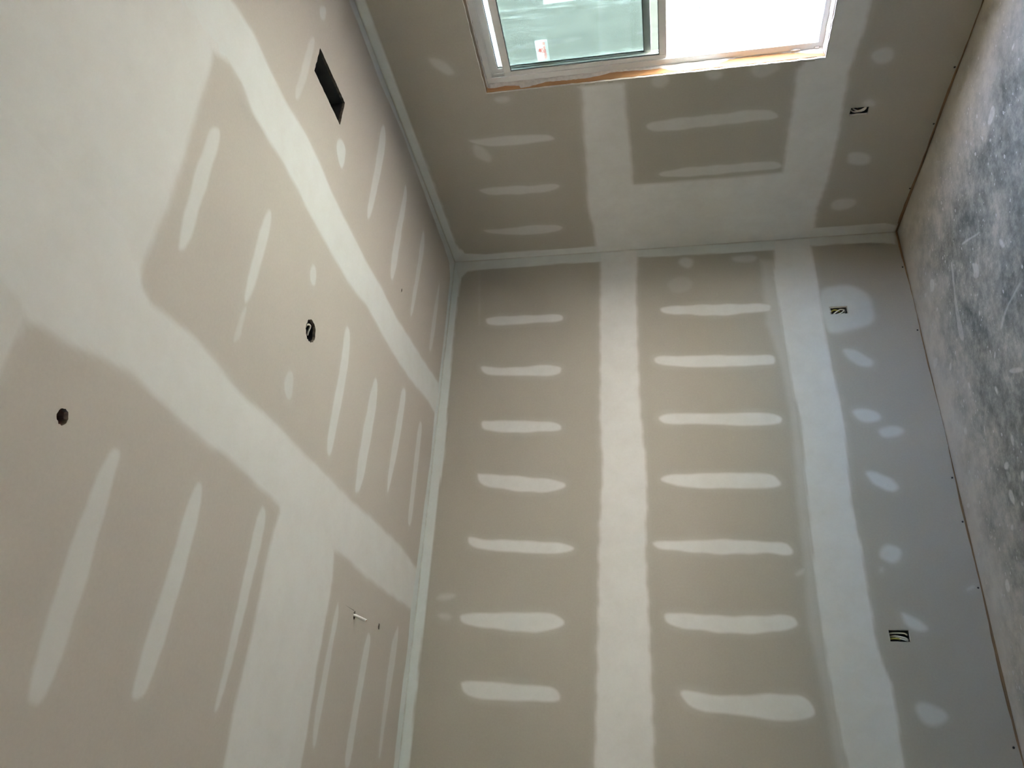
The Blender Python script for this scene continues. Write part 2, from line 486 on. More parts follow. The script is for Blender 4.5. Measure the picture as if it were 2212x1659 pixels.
# ------------------------------------------------------------------ compound on the boards
PATCHES=[
('joint_compound_band','L',0.03,1.0,0.05,0.013,[(-0.085,1.981),(-0.614,1.985),(-0.975,1.991),(-1.314,1.986),(-1.631,1.98),(-1.929,1.989),(-2.21,1.994),(-2.475,1.999),(-2.725,2.007),(-2.962,2.011),(-3.187,2.013),(-3.314,2.018),(-4.55,1.99),(-4.55,1.7),(-3.3,1.711),(-3.066,1.713),(-2.838,1.715),(-2.671,1.719),(-2.421,1.722),(-2.21,1.721),(-1.932,1.715),(-1.637,1.712),(-1.42,1.723),(-1.158,1.736),(-0.776,1.736),(-0.403,1.733),(-0.107,1.716),(-0.025,1.711),(0,1.73),(0,1.99)]),
('joint_compound_band','L',0.022,1.0,0.1,0.012,[(-0.105,0.806),(-0.317,0.834),(-0.506,0.824),(-0.759,0.817),(-0.966,0.806),(-1.197,0.8),(-1.357,0.786),(-1.659,0.797),(-1.831,0.802),(-2.078,0.813),(-2.287,0.827),(-2.463,0.828),(-2.701,0.823),(-2.882,0.818),(-3.056,0.804),(-3.26,0.791),(-4.55,0.79),(-4.55,0.55),(-3.249,0.532),(-3.17,0.529),(-3.025,0.524),(-2.874,0.524),(-2.764,0.545),(-2.696,0.56),(-2.508,0.562),(-2.337,0.567),(-2.158,0.558),(-2.08,0.563),(-1.89,0.566),(-1.664,0.558),(-1.427,0.539),(-1.24,0.541),(-1.046,0.554),(-0.774,0.558),(-0.488,0.56),(-0.262,0.562),(-0.067,0.561),(0,0.56),(0,0.8)]),
('thin_compound_coat','L',0.05,0.38,0.5,0.016,[(-0.155,0.907),(-0.682,0.914),(-1.031,0.858),(-1.354,0.845),(-1.802,0.86),(-2.21,0.876),(-2.584,0.886),(-2.884,0.865),(-3.057,0.852),(-3.263,0.848),(-4.5,0.88),(-4.5,0.7),(-3.258,0.753),(-2.882,0.807),(-2.463,0.819),(-1.659,0.791),(-1.198,0.789),(-0.508,0.795),(-0.166,0.788)]),
('corner_tape_band','L',0.012,0.85,0.8,0.01,[(0,3.053),(0,0.03),(-0.107,0.033),(-0.086,0.13),(-0.072,0.42),(-0.071,0.562),(-0.087,0.78),(-0.084,1.27),(-0.07,1.712),(-0.088,1.985),(-0.082,2.301),(-0.091,2.809),(-0.096,2.947),(-0.147,2.991),(-0.311,2.997)]),
('corner_tape_band','L',0.01,1.0,1.0,0.011,[(0,3.053),(-0.167,3.003),(-0.392,2.997),(-0.778,2.998),(-1.278,2.989),(-1.576,2.975),(-1.796,2.989),(-2.008,2.991),(-2.35,2.992),(-2.591,2.99),(-2.821,3),(-2.941,2.996),(-3.086,3),(-3.225,2.994),(-3.357,2.996),(-4.55,2.995),(-4.55,3.053)]),
('compound_stroke','L',0.022,0.95,0.25,0.007,[(-0.501,2.786),(-0.511,2.516),(-0.514,2.354),(-0.516,2.258),(-0.541,2.235),(-0.578,2.247),(-0.579,2.416),(-0.582,2.545),(-0.577,2.741),(-0.556,2.779)]),
('compound_stroke','L',0.022,0.95,0.25,0.007,[(-0.899,2.796),(-0.914,2.718),(-0.925,2.496),(-0.912,2.341),(-0.926,2.269),(-0.946,2.232),(-1.004,2.261),(-0.998,2.462),(-0.983,2.714),(-0.959,2.769)]),
('compound_stroke','L',0.022,0.95,0.25,0.007,[(-1.313,2.759),(-1.322,2.69),(-1.332,2.417),(-1.333,2.289),(-1.361,2.223),(-1.404,2.219),(-1.415,2.265),(-1.409,2.474),(-1.396,2.685),(-1.38,2.747)]),
('compound_stroke','L',0.022,0.95,0.25,0.007,[(-1.679,2.761),(-1.687,2.719),(-1.709,2.538),(-1.726,2.283),(-1.755,2.188),(-1.8,2.196),(-1.822,2.314),(-1.81,2.498),(-1.784,2.644),(-1.761,2.737)]),
('compound_stroke','L',0.022,0.95,0.25,0.007,[(-2.091,2.757),(-2.114,2.659),(-2.12,2.445),(-2.13,2.235),(-2.158,2.131),(-2.185,2.144),(-2.199,2.247),(-2.196,2.442),(-2.179,2.682),(-2.148,2.778),(-2.096,2.783)]),
('compound_stroke','L',0.022,0.95,0.25,0.007,[(-2.557,2.796),(-2.538,2.732),(-2.543,2.561),(-2.541,2.393),(-2.537,2.285),(-2.544,2.238),(-2.587,2.177),(-2.623,2.204),(-2.647,2.32),(-2.64,2.486),(-2.63,2.689),(-2.609,2.78)]),
('compound_stroke','L',0.022,0.95,0.25,0.007,[(-2.913,2.753),(-2.916,2.602),(-2.922,2.47),(-2.919,2.278),(-2.94,2.214),(-2.991,2.188),(-3.015,2.22),(-3.011,2.402),(-3.004,2.629),(-2.988,2.708),(-2.953,2.742)]),
('compound_stroke','L',0.022,0.95,0.25,0.007,[(-0.504,1.594),(-0.495,1.508),(-0.51,1.237),(-0.512,1.059),(-0.514,0.912),(-0.529,0.856),(-0.594,0.868),(-0.598,0.921),(-0.592,1.183),(-0.576,1.481),(-0.558,1.577)]),
('compound_stroke','L',0.022,0.95,0.25,0.007,[(-0.895,1.643),(-0.881,1.569),(-0.899,1.438),(-0.904,1.207),(-0.904,1.007),(-0.914,0.895),(-0.962,0.884),(-0.995,0.904),(-0.992,1.1),(-0.981,1.384),(-0.965,1.558),(-0.947,1.639)]),
('compound_stroke','L',0.022,0.95,0.25,0.007,[(-1.327,1.621),(-1.307,1.544),(-1.309,1.403),(-1.317,1.182),(-1.322,0.965),(-1.353,0.887),(-1.39,0.891),(-1.405,0.92),(-1.409,1.081),(-1.394,1.353),(-1.383,1.575),(-1.353,1.616)]),
('compound_stroke','L',0.022,0.95,0.25,0.007,[(-1.738,1.639),(-1.712,1.589),(-1.716,1.427),(-1.716,1.267),(-1.708,1.082),(-1.719,0.979),(-1.772,0.938),(-1.806,0.947),(-1.821,1.067),(-1.809,1.274),(-1.8,1.485),(-1.774,1.618)]),
('compound_stroke','L',0.022,0.95,0.25,0.007,[(-2.129,1.695),(-2.118,1.605),(-2.121,1.45),(-2.125,1.196),(-2.123,0.971),(-2.166,0.914),(-2.213,0.917),(-2.218,0.982),(-2.2,1.103),(-2.197,1.455),(-2.183,1.608),(-2.167,1.672)]),
('compound_stroke','L',0.022,0.95,0.25,0.007,[(-2.527,1.647),(-2.533,1.548),(-2.542,1.328),(-2.542,1.136),(-2.53,0.968),(-2.573,0.931),(-2.609,0.949),(-2.636,1.097),(-2.63,1.335),(-2.623,1.504),(-2.596,1.625)]),
('compound_stroke','L',0.022,0.95,0.25,0.007,[(-2.922,1.579),(-2.936,1.451),(-2.94,1.265),(-2.938,1.037),(-2.941,0.948),(-3.006,0.907),(-3.039,0.927),(-3.056,1.051),(-3.048,1.274),(-3.035,1.457),(-2.993,1.547)]),
('compound_dab','L',0.05,0.62,1.0,0.01,[(-0.434,0.541),(-0.406,0.423),(-0.413,0.325),(-0.492,0.252),(-0.601,0.242),(-0.689,0.251),(-0.738,0.305),(-0.766,0.405),(-0.784,0.518),(-0.767,0.557),(-0.668,0.575),(-0.524,0.573)]),
('compound_dab','L',0.036,0.63,0.7,0.007,[(-0.888,0.491),(-0.893,0.41),(-0.94,0.355),(-0.992,0.299),(-1.047,0.327),(-1.03,0.404),(-0.967,0.462)]),
('compound_dab','L',0.036,0.7875000000000001,0.7,0.007,[(-1.321,0.492),(-1.308,0.407),(-1.342,0.335),(-1.397,0.331),(-1.415,0.424),(-1.367,0.481)]),
('compound_dab','L',0.036,0.63,0.7,0.007,[(-1.447,0.378),(-1.426,0.273),(-1.467,0.217),(-1.511,0.262),(-1.523,0.352)]),
('compound_dab','L',0.036,0.7875000000000001,0.7,0.007,[(-1.717,0.491),(-1.71,0.42),(-1.769,0.331),(-1.825,0.304),(-1.86,0.347),(-1.809,0.448)]),
('compound_dab','L',0.036,0.735,0.7,0.007,[(-2.184,0.48),(-2.141,0.43),(-2.154,0.373),(-2.185,0.355),(-2.236,0.376),(-2.256,0.426),(-2.223,0.479)]),
('compound_dab','L',0.036,0.47250000000000003,0.7,0.007,[(-2.274,0.494),(-2.266,0.463),(-2.306,0.465),(-2.311,0.498)]),
('compound_dab','L',0.036,0.735,0.7,0.007,[(-2.506,0.435),(-2.511,0.39),(-2.564,0.322),(-2.599,0.3),(-2.618,0.343),(-2.582,0.414)]),
('compound_dab','L',0.036,0.63,0.7,0.007,[(-2.958,0.442),(-2.94,0.403),(-2.956,0.353),(-2.985,0.295),(-3.027,0.287),(-3.06,0.342),(-3.058,0.404),(-3.011,0.441)]),
('compound_dab','L',0.036,0.63,0.7,0.007,[(-0.118,1.444),(-0.086,1.395),(-0.119,1.334),(-0.178,1.344),(-0.203,1.386),(-0.159,1.437)]),
('compound_dab','L',0.036,0.47250000000000003,0.7,0.007,[(-0.123,1.102),(-0.107,1.009),(-0.127,0.914),(-0.173,0.939),(-0.174,1.061)]),
('compound_dab','L',0.036,0.525,0.7,0.007,[(-2.313,0.931),(-2.282,0.892),(-2.275,0.862),(-2.308,0.871),(-2.328,0.916)]),
('compound_dab','L',0.036,0.8400000000000001,0.7,0.007,[(-2.388,0.08),(-2.37,0.044),(-2.378,0.041),(-2.395,0.078)]),
('compound_dab','L',0.036,0.42000000000000004,0.7,0.007,[(-2.461,2.938),(-2.436,2.904),(-2.438,2.812),(-2.468,2.845),(-2.477,2.928)]),
('compound_dab','L',0.036,0.3675,0.7,0.007,[(-2.556,2.925),(-2.542,2.879),(-2.557,2.831),(-2.589,2.831),(-2.59,2.888)]),
('compound_dab','L',0.036,0.2625,0.7,0.007,[(-0.115,2.869),(-0.117,2.848),(-0.561,2.815),(-0.579,2.83)]),
('compound_dab','L',0.036,0.189,0.7,0.007,[(-0.3,1.546),(-0.238,1.434),(-0.308,1.345),(-0.39,1.381),(-0.419,1.504)]),
('joint_compound_band','W',0.035,0.95,0.05,0.014,[(-1.437,1.976),(-1.247,1.987),(-0.998,2),(-0.723,2.015),(-0.465,2.021),(-0.276,2.007),(-0.069,2.018),(0,2.02),(0,0.56),(-0.109,0.539),(-0.292,0.549),(-0.504,0.535),(-0.74,0.533),(-0.957,0.531),(-1.16,0.547),(-1.377,0.557),(-1.491,0.544),(-1.625,0.525),(-1.779,0.524),(-2.45,0.52),(-4.3,0.52),(-4.3,0.7),(-1.47,0.7),(-1.467,0.791),(-1.413,0.826),(-1.196,0.823),(-0.959,0.824),(-0.756,0.818),(-0.651,0.814),(-0.646,1.173),(-0.647,1.485),(-0.658,1.716),(-0.809,1.721),(-1.037,1.727),(-1.248,1.73),(-1.449,1.733),(-1.46,1.8),(-1.46,2)]),
('corner_tape_band','W',0.012,0.85,0.6,0.01,[(0,3.053),(0,0.03),(-0.065,0.03),(-0.097,0.108),(-0.098,0.281),(-0.103,0.53),(-0.058,0.717),(-0.053,1.329),(-0.072,1.998),(-0.067,2.229),(-0.072,2.461),(-0.067,2.802),(-0.094,2.951),(-0.159,2.969)]),
('corner_tape_band','W',0.01,1.0,0.7,0.012,[(0,3.053),(-0.085,2.97),(-0.213,2.991),(-0.555,2.988),(-1.16,2.992),(-1.611,3),(-2.126,2.998),(-4.8,2.985),(-4.8,3.053)]),
('compound_stroke','W',0.022,0.6,0.3,0.007,[(-1.153,2.704),(-1.141,2.606),(-1.152,2.434),(-1.146,2.211),(-1.111,2.161),(-1.075,2.171),(-1.073,2.334),(-1.087,2.56),(-1.108,2.642)]),
('compound_stroke','W',0.022,0.6,0.3,0.007,[(-0.733,2.724),(-0.737,2.509),(-0.72,2.331),(-0.726,2.21),(-0.693,2.178),(-0.657,2.234),(-0.643,2.403),(-0.663,2.646),(-0.696,2.701)]),
('compound_stroke','W',0.022,0.6,0.3,0.007,[(-0.34,2.778),(-0.333,2.583),(-0.339,2.388),(-0.328,2.246),(-0.299,2.201),(-0.254,2.239),(-0.242,2.435),(-0.268,2.66),(-0.298,2.753)]),
('compound_stroke','W',0.022,0.65,0.3,0.007,[(-1.141,1.642),(-1.158,1.51),(-1.163,1.2),(-1.173,0.974),(-1.122,0.888),(-1.079,0.889),(-1.078,1.041),(-1.08,1.3),(-1.064,1.484),(-1.08,1.604)]),
('compound_stroke','W',0.022,0.65,0.3,0.007,[(-0.743,1.575),(-0.763,1.345),(-0.76,1.07),(-0.759,0.907),(-0.73,0.823),(-0.679,0.818),(-0.681,1.064),(-0.683,1.343),(-0.691,1.542)]),
('compound_dab','W',0.036,0.47250000000000003,0.6,0.007,[(-1.119,2.668),(-1.094,2.616),(-0.993,2.573),(-0.947,2.588),(-0.974,2.642),(-1.018,2.682)]),
('compound_dab','W',0.036,0.47250000000000003,0.6,0.007,[(-1.756,2.782),(-1.741,2.708),(-1.674,2.66),(-1.627,2.654),(-1.624,2.699),(-1.688,2.761)]),
('compound_dab','W',0.036,0.47250000000000003,0.6,0.007,[(-1.441,2.475),(-1.449,2.406),(-1.425,2.371),(-1.396,2.403),(-1.404,2.463)]),
('compound_dab','W',0.036,0.42000000000000004,0.6,0.007,[(-1.471,1.595),(-1.481,1.508),(-1.425,1.484),(-1.385,1.534),(-1.399,1.589)]),
('compound_dab','W',0.036,0.525,0.6,0.007,[(-1.471,1.301),(-1.467,1.204),(-1.409,1.201),(-1.393,1.261),(-1.432,1.299)]),
('compound_dab','W',0.036,0.42000000000000004,0.6,0.007,[(-1.485,1.074),(-1.481,0.933),(-1.424,0.903),(-1.382,0.994),(-1.399,1.055)]),
('compound_dab','W',0.036,0.5775000000000001,0.6,0.007,[(-1.48,0.463),(-1.498,0.389),(-1.451,0.351),(-1.396,0.366),(-1.394,0.423),(-1.438,0.466)]),
('compound_dab','W',0.036,0.47250000000000003,0.6,0.007,[(-1.148,0.455),(-1.174,0.412),(-1.13,0.367),(-1.099,0.378),(-1.107,0.435)]),
('compound_dab','W',0.036,0.5775000000000001,0.6,0.007,[(-0.73,0.458),(-0.774,0.447),(-0.766,0.355),(-0.713,0.314),(-0.655,0.312),(-0.662,0.427)]),
('compound_dab','W',0.036,0.525,0.6,0.007,[(-0.328,0.478),(-0.367,0.443),(-0.363,0.336),(-0.309,0.315),(-0.262,0.368),(-0.272,0.455)]),
('joint_compound_band','C',0.03,1.0,0.35,0.013,[(-1.275,-0.031),(-1.277,-0.224),(-1.329,-0.505),(-1.352,-0.872),(-1.348,-1.194),(-1.349,-1.382),(-1.365,-1.542),(-1.381,-1.84),(-1.368,-2.033),(-1.35,-2.188),(-1.346,-2.331),(-1.35,-2.496),(-1.348,-2.605),(-1.309,-2.725),(-1.313,-2.802),(-1.42,-3.2),(-1.42,-5),(-1.06,-5),(-1.06,-3.2),(-1.094,-2.899),(-1.07,-2.75),(-1.076,-2.632),(-1.08,-2.527),(-1.085,-2.415),(-1.074,-2.256),(-1.08,-2.1),(-1.105,-1.952),(-1.122,-1.798),(-1.12,-1.609),(-1.129,-1.398),(-1.127,-1.172),(-1.125,-0.923),(-1.11,-0.652),(-1.08,-0.357),(-1.058,-0.08),(-1.06,0),(-1.34,0)]),
('joint_compound_band','C',0.035,0.98,0.0,0.014,[(-2.272,-2.866),(-2.299,-2.846),(-2.314,-2.797),(-2.305,-2.689),(-2.304,-2.541),(-2.309,-2.322),(-2.313,-2.263),(-2.31,-2.089),(-2.309,-1.845),(-2.302,-1.587),(-2.302,-1.195),(-2.295,-0.94),(-2.274,-0.57),(-2.304,-0.052),(-2.26,0),(-2.56,0),(-2.553,-0.112),(-2.563,-0.343),(-2.571,-0.637),(-2.574,-0.833),(-2.572,-1.182),(-2.584,-1.261),(-2.575,-1.828),(-2.569,-1.922),(-2.568,-2.15),(-2.565,-2.416),(-2.565,-2.615),(-2.564,-2.733),(-2.56,-2.812),(-2.58,-2.919),(-2.598,-2.998),(-2.612,-3.094),(-2.628,-3.159),(-2.6,-3.2),(-2.6,-5),(-2.2,-5),(-2.2,-3)]),
('joint_compound_band','C',0.03,1.0,0.0,0.014,[(-2.566,-1.833),(-2.6,-1.809),(-2.671,-1.825),(-2.736,-1.834),(-2.858,-1.837),(-2.985,-1.833),(-3.143,-1.835),(-3.276,-1.842),(-3.457,-1.826),(-3.75,-1.78),(-3.75,-1.3),(-3.431,-1.232),(-3.26,-1.227),(-3.083,-1.236),(-2.845,-1.226),(-2.699,-1.227),(-2.577,-1.265),(-2.447,-1.435),(-2.472,-1.714)]),
('joint_compound_band','C',0.04,0.9,0.0,0.016,[(-1.313,-2.802),(-1.368,-2.899),(-1.422,-2.886),(-1.495,-2.881),(-1.602,-2.877),(-1.772,-2.866),(-1.956,-2.858),(-2.001,-2.856),(-2.079,-2.861),(-2.169,-2.868),(-2.229,-2.874),(-2.272,-2.866),(-2.339,-2.851),(-2.3,-2.95),(-2.3,-3.85),(-1.3,-3.85),(-1.3,-2.9)]),
('joint_compound_band','C',0.03,0.7,0.0,0.016,[(-2.628,-3.159),(-2.647,-3.156),(-2.694,-3.161),(-2.737,-3.161),(-2.775,-3.163),(-3,-3.22),(-3.7,-3.25),(-3.7,-3.75),(-2.5,-3.75),(-2.5,-3.1)]),
('corner_tape_band','C',0.01,0.9,0.5,0.01,[(0,0),(-0.103,-0.102),(-0.082,-0.27),(-0.071,-0.62),(-0.041,-1.281),(-0.075,-1.681),(-0.068,-1.927),(-0.064,-2.178),(-0.05,-4.8),(0,-4.8)]),
('corner_tape_band','C',0.01,1.0,0.9,0.01,[(0,0),(-0.113,-0.125),(-0.193,-0.068),(-0.351,-0.062),(-0.581,-0.053),(-0.809,-0.055),(-1.027,-0.056),(-1.275,-0.066),(-1.594,-0.043),(-1.942,-0.066),(-2.232,-0.071),(-2.535,-0.092),(-2.76,-0.072),(-2.956,-0.088),(-3.364,-0.075),(-4.55,-0.05),(-4.55,0)]),
('compound_stroke','C',0.02,0.5,0.25,0.007,[(-0.657,-2.405),(-0.588,-2.364),(-0.727,-2.353),(-0.859,-2.353),(-0.989,-2.367),(-1.017,-2.396),(-0.952,-2.407),(-0.813,-2.399)]),
('compound_stroke','C',0.02,0.8,0.25,0.007,[(-0.235,-1.549),(-0.298,-1.489),(-0.456,-1.472),(-0.669,-1.483),(-0.881,-1.505),(-0.928,-1.542),(-0.836,-1.56),(-0.673,-1.557),(-0.48,-1.564),(-0.32,-1.577)]),
('compound_stroke','C',0.02,0.8,0.25,0.007,[(-0.268,-1.131),(-0.349,-1.06),(-0.542,-1.074),(-0.776,-1.068),(-0.963,-1.077),(-0.985,-1.126),(-0.878,-1.155),(-0.677,-1.153),(-0.45,-1.131)]),
('compound_stroke','C',0.02,0.7,0.25,0.007,[(-0.283,-0.728),(-0.376,-0.658),(-0.609,-0.673),(-0.836,-0.694),(-0.966,-0.711),(-0.979,-0.754),(-0.848,-0.759),(-0.63,-0.747),(-0.415,-0.751)]),
('compound_stroke','C',0.02,0.6,0.25,0.007,[(-0.36,-0.291),(-0.495,-0.263),(-0.683,-0.262),(-0.87,-0.271),(-0.956,-0.295),(-0.964,-0.336),(-0.843,-0.339),(-0.62,-0.334)]),
('compound_stroke','C',0.02,0.75,0.25,0.007,[(-1.614,-2.797),(-1.577,-2.768),(-1.578,-2.743),(-1.686,-2.732),(-1.811,-2.733),(-1.944,-2.728),(-2.071,-2.723),(-2.104,-2.747),(-2.103,-2.774),(-1.995,-2.786),(-1.854,-2.799),(-1.695,-2.803)]),
('compound_stroke','C',0.02,0.75,0.25,0.007,[(-1.61,-2.383),(-1.58,-2.349),(-1.664,-2.327),(-1.802,-2.333),(-1.931,-2.336),(-2.027,-2.356),(-2.004,-2.381),(-1.886,-2.387),(-1.761,-2.39)]),
('compound_stroke','C',0.02,0.85,0.25,0.007,[(-1.582,-1.566),(-1.564,-1.499),(-1.693,-1.455),(-1.889,-1.449),(-2.085,-1.461),(-2.209,-1.461),(-2.227,-1.501),(-2.174,-1.53),(-2.006,-1.535),(-1.79,-1.534)]),
('compound_stroke','C',0.02,0.85,0.25,0.007,[(-1.599,-1.139),(-1.621,-1.056),(-1.801,-1.038),(-2.015,-1.053),(-2.217,-1.067),(-2.263,-1.125),(-2.24,-1.154),(-2.066,-1.166),(-1.839,-1.164)]),
('compound_stroke','C',0.02,0.85,0.25,0.007,[(-1.448,-0.719),(-1.419,-0.64),(-1.591,-0.624),(-1.802,-0.642),(-2.011,-0.68),(-2.098,-0.7),(-2.086,-0.736),(-1.934,-0.753),(-1.735,-0.738),(-1.556,-0.727)]),
('compound_stroke','C',0.02,0.7,0.25,0.007,[(-1.485,-0.352),(-1.469,-0.286),(-1.663,-0.27),(-1.9,-0.264),(-2.101,-0.268),(-2.134,-0.301),(-2.111,-0.338),(-1.932,-0.346),(-1.701,-0.354)]),
('compound_stroke','C',0.02,0.7,0.25,0.007,[(-2.765,-2.769),(-2.755,-2.737),(-2.771,-2.721),(-2.844,-2.72),(-2.956,-2.714),(-3.064,-2.707),(-3.166,-2.701),(-3.266,-2.703),(-3.36,-2.705),(-3.403,-2.723),(-3.403,-2.761),(-3.381,-2.779),(-3.302,-2.789),(-3.188,-2.791),(-3.067,-2.794),(-2.935,-2.79),(-2.832,-2.785)]),
('compound_stroke','C',0.02,0.8,0.25,0.007,[(-2.71,-2.374),(-2.691,-2.347),(-2.713,-2.322),(-2.815,-2.31),(-2.932,-2.308),(-3.058,-2.312),(-3.192,-2.32),(-3.306,-2.334),(-3.337,-2.363),(-3.339,-2.395),(-3.317,-2.405),(-3.208,-2.404),(-3.092,-2.393),(-2.955,-2.387),(-2.814,-2.391)]),
('compound_stroke','C',0.02,0.8,0.25,0.007,[(-2.626,-1.968),(-2.623,-1.913),(-2.707,-1.9),(-2.845,-1.909),(-3.007,-1.913),(-3.174,-1.916),(-3.304,-1.932),(-3.328,-1.959),(-3.31,-1.974),(-3.197,-1.968),(-3.034,-1.966),(-2.861,-1.964)]),
('compound_stroke','C',0.02,0.7,0.25,0.007,[(-2.768,-1.141),(-2.763,-1.121),(-2.839,-1.098),(-2.96,-1.111),(-3.111,-1.112),(-3.257,-1.123),(-3.345,-1.123),(-3.356,-1.151),(-3.281,-1.18),(-3.139,-1.176),(-2.99,-1.166),(-2.853,-1.158)]),
('compound_stroke','C',0.02,0.75,0.25,0.007,[(-2.807,-0.713),(-2.82,-0.666),(-2.918,-0.665),(-3.067,-0.68),(-3.211,-0.7),(-3.402,-0.707),(-3.407,-0.78),(-3.297,-0.783),(-3.16,-0.771),(-2.997,-0.761),(-2.867,-0.74)]),
('compound_stroke','C',0.02,0.6,0.25,0.007,[(-2.665,-0.268),(-2.796,-0.255),(-2.986,-0.272),(-3.167,-0.296),(-3.338,-0.297),(-3.341,-0.346),(-3.195,-0.358),(-2.999,-0.359),(-2.791,-0.354),(-2.724,-0.317)]),
('compound_dab','C',0.018,0.9,0.5,0.007,[(-0.864,-2.001),(-0.791,-1.974),(-0.786,-1.897),(-0.863,-1.882),(-0.934,-1.893),(-0.925,-1.945)]),
('compound_dab','C',0.018,0.6,0.5,0.007,[(-0.413,-2.4),(-0.352,-2.344),(-0.427,-2.327),(-0.473,-2.373)]),
('compound_dab','C',0.018,0.5,0.5,0.007,[(-2.03,-2.362),(-2.025,-2.34),(-2.095,-2.342),(-2.156,-2.33),(-2.203,-2.375),(-2.151,-2.383)]),
('compound_dab','C',0.018,0.7,0.5,0.007,[(-1.547,-1.977),(-1.531,-1.939),(-1.571,-1.911),(-1.619,-1.909),(-1.632,-1.944),(-1.607,-1.975)]),
('compound_dab','C',0.018,0.5,0.5,0.007,[(-2.076,-1.983),(-2.051,-1.941),(-2.098,-1.911),(-2.168,-1.906),(-2.182,-1.943),(-2.14,-1.987)]),
('compound_dab','C',0.018,1.0,0.5,0.007,[(-1.309,-2.912),(-1.278,-2.879),(-1.283,-2.827),(-1.324,-2.83),(-1.352,-2.875)]),
('compound_smear','F',0.011,0.575,0.3,0.005,[(-0.736,-0.621),(-0.759,-0.647),(-0.845,-0.618),(-0.963,-0.567),(-1.082,-0.562),(-1.201,-0.54),(-1.177,-0.494),(-1.094,-0.489),(-0.972,-0.535),(-0.85,-0.582)]),
('compound_smear','F',0.011,0.8049999999999999,0.3,0.005,[(-0.762,-0.79),(-0.762,-0.821),(-0.847,-0.998),(-0.862,-1.022),(-0.862,-1.001),(-0.804,-0.883)]),
('compound_smear','F',0.011,0.9199999999999999,0.3,0.005,[(-0.616,-0.298),(-0.66,-0.362),(-0.7,-0.343),(-0.715,-0.303),(-0.685,-0.267)]),
('compound_smear','F',0.011,0.8049999999999999,0.3,0.005,[(-0.632,-0.175),(-0.652,-0.211),(-0.667,-0.19),(-0.655,-0.168)]),
('compound_smear','F',0.011,0.9199999999999999,0.3,0.005,[(-0.818,-0.295),(-0.835,-0.319),(-0.848,-0.301),(-0.835,-0.282)]),
('compound_smear','F',0.011,0.6325,0.3,0.005,[(-0.924,-0.843),(-0.971,-0.911),(-1.026,-0.899),(-1.035,-0.865),(-0.993,-0.823),(-0.978,-0.855)]),
('compound_smear','F',0.011,0.575,0.3,0.005,[(-1.329,-1.167),(-1.328,-1.229),(-1.34,-1.238),(-1.345,-1.145),(-1.356,-1.05),(-1.4,-0.959),(-1.39,-0.935),(-1.346,-1.015)]),
('compound_smear','F',0.011,0.9199999999999999,0.3,0.005,[(-1.032,-1.172),(-1.045,-1.194),(-1.1,-1.21),(-1.101,-1.185),(-1.062,-1.163)]),
('compound_smear','F',0.011,0.8049999999999999,0.3,0.005,[(-1.445,-0.821),(-1.456,-0.838),(-1.478,-0.81),(-1.468,-0.798)]),
('compound_smear','F',0.011,0.69,0.3,0.005,[(-1.596,-0.901),(-1.637,-1),(-1.668,-1.045),(-1.682,-1.035),(-1.624,-0.923)]),
('compound_smear','F',0.011,0.9199999999999999,0.3,0.005,[(-1.176,-0.78),(-1.186,-0.801),(-1.209,-0.785),(-1.199,-0.771)]),
('compound_smear','F',0.011,0.8049999999999999,0.3,0.005,[(-1.404,-0.442),(-1.418,-0.477),(-1.466,-0.458),(-1.441,-0.438)]),
('compound_smear','F',0.011,0.9199999999999999,0.3,0.005,[(-1.585,-0.723),(-1.598,-0.752),(-1.639,-0.742),(-1.623,-0.722)]),
('compound_smear','F',0.011,0.9199999999999999,0.3,0.005,[(-1.943,-0.612),(-1.96,-0.661),(-1.987,-0.63),(-1.965,-0.59)]),
('compound_smear','F',0.011,0.8049999999999999,0.3,0.005,[(-2.07,-0.573),(-2.081,-0.613),(-2.134,-0.617),(-2.154,-0.597),(-2.114,-0.566)]),
('compound_smear','F',0.011,0.9199999999999999,0.3,0.005,[(-2.219,-0.505),(-2.223,-0.538),(-2.246,-0.516),(-2.236,-0.494)]),
('compound_smear','F',0.011,1,0.3,0.005,[(-2.421,-0.292),(-2.426,-0.326),(-2.472,-0.324),(-2.487,-0.295),(-2.459,-0.272)]),
('compound_smear','F',0.011,0.8049999999999999,0.3,0.005,[(-1.941,-0.044),(-1.947,-0.087),(-1.972,-0.084),(-1.963,-0.045)]),
('compound_smear','F',0.011,0.9199999999999999,0.3,0.005,[(-2.047,-0.745),(-2.051,-0.781),(-2.095,-0.751),(-2.078,-0.735)]),
('compound_smear','F',0.011,0.8049999999999999,0.3,0.005,[(-0.468,-1.465),(-0.484,-1.492),(-0.522,-1.478),(-0.527,-1.411),(-0.496,-1.388),(-0.48,-1.431)]),
('compound_smear','F',0.011,0.9199999999999999,0.3,0.005,[(-0.417,-1.78),(-0.431,-1.793),(-0.438,-1.76),(-0.424,-1.754)]),
('compound_smear','F',0.011,1,0.3,0.005,[(-0.573,-1.366),(-0.587,-1.382),(-0.595,-1.37),(-0.584,-1.359)]),
('compound_smear','F',0.011,0.69,0.3,0.005,[(-1.034,-0.07),(-1.063,-0.145),(-1.096,-0.121),(-1.106,-0.057),(-1.083,-0.045)]),
('compound_smear','F',0.011,0.8049999999999999,0.3,0.005,[(-1.193,-0.284),(-1.201,-0.313),(-1.235,-0.28),(-1.221,-0.255)]),
('compound_smear','F',0.011,0.345,0.3,0.005,[(-0.462,-0.381),(-0.496,-0.424),(-0.522,-0.386),(-0.5,-0.363)]),
('compound_smear','F',0.011,0.45999999999999996,0.3,0.005,[(-1.984,-0.596),(-1.987,-0.63),(-2.039,-0.642),(-2.04,-0.605)]),
('compound_smear','F',0.011,0.69,0.3,0.005,[(-1.583,-0.253),(-1.593,-0.292),(-1.636,-0.277),(-1.615,-0.245)]),
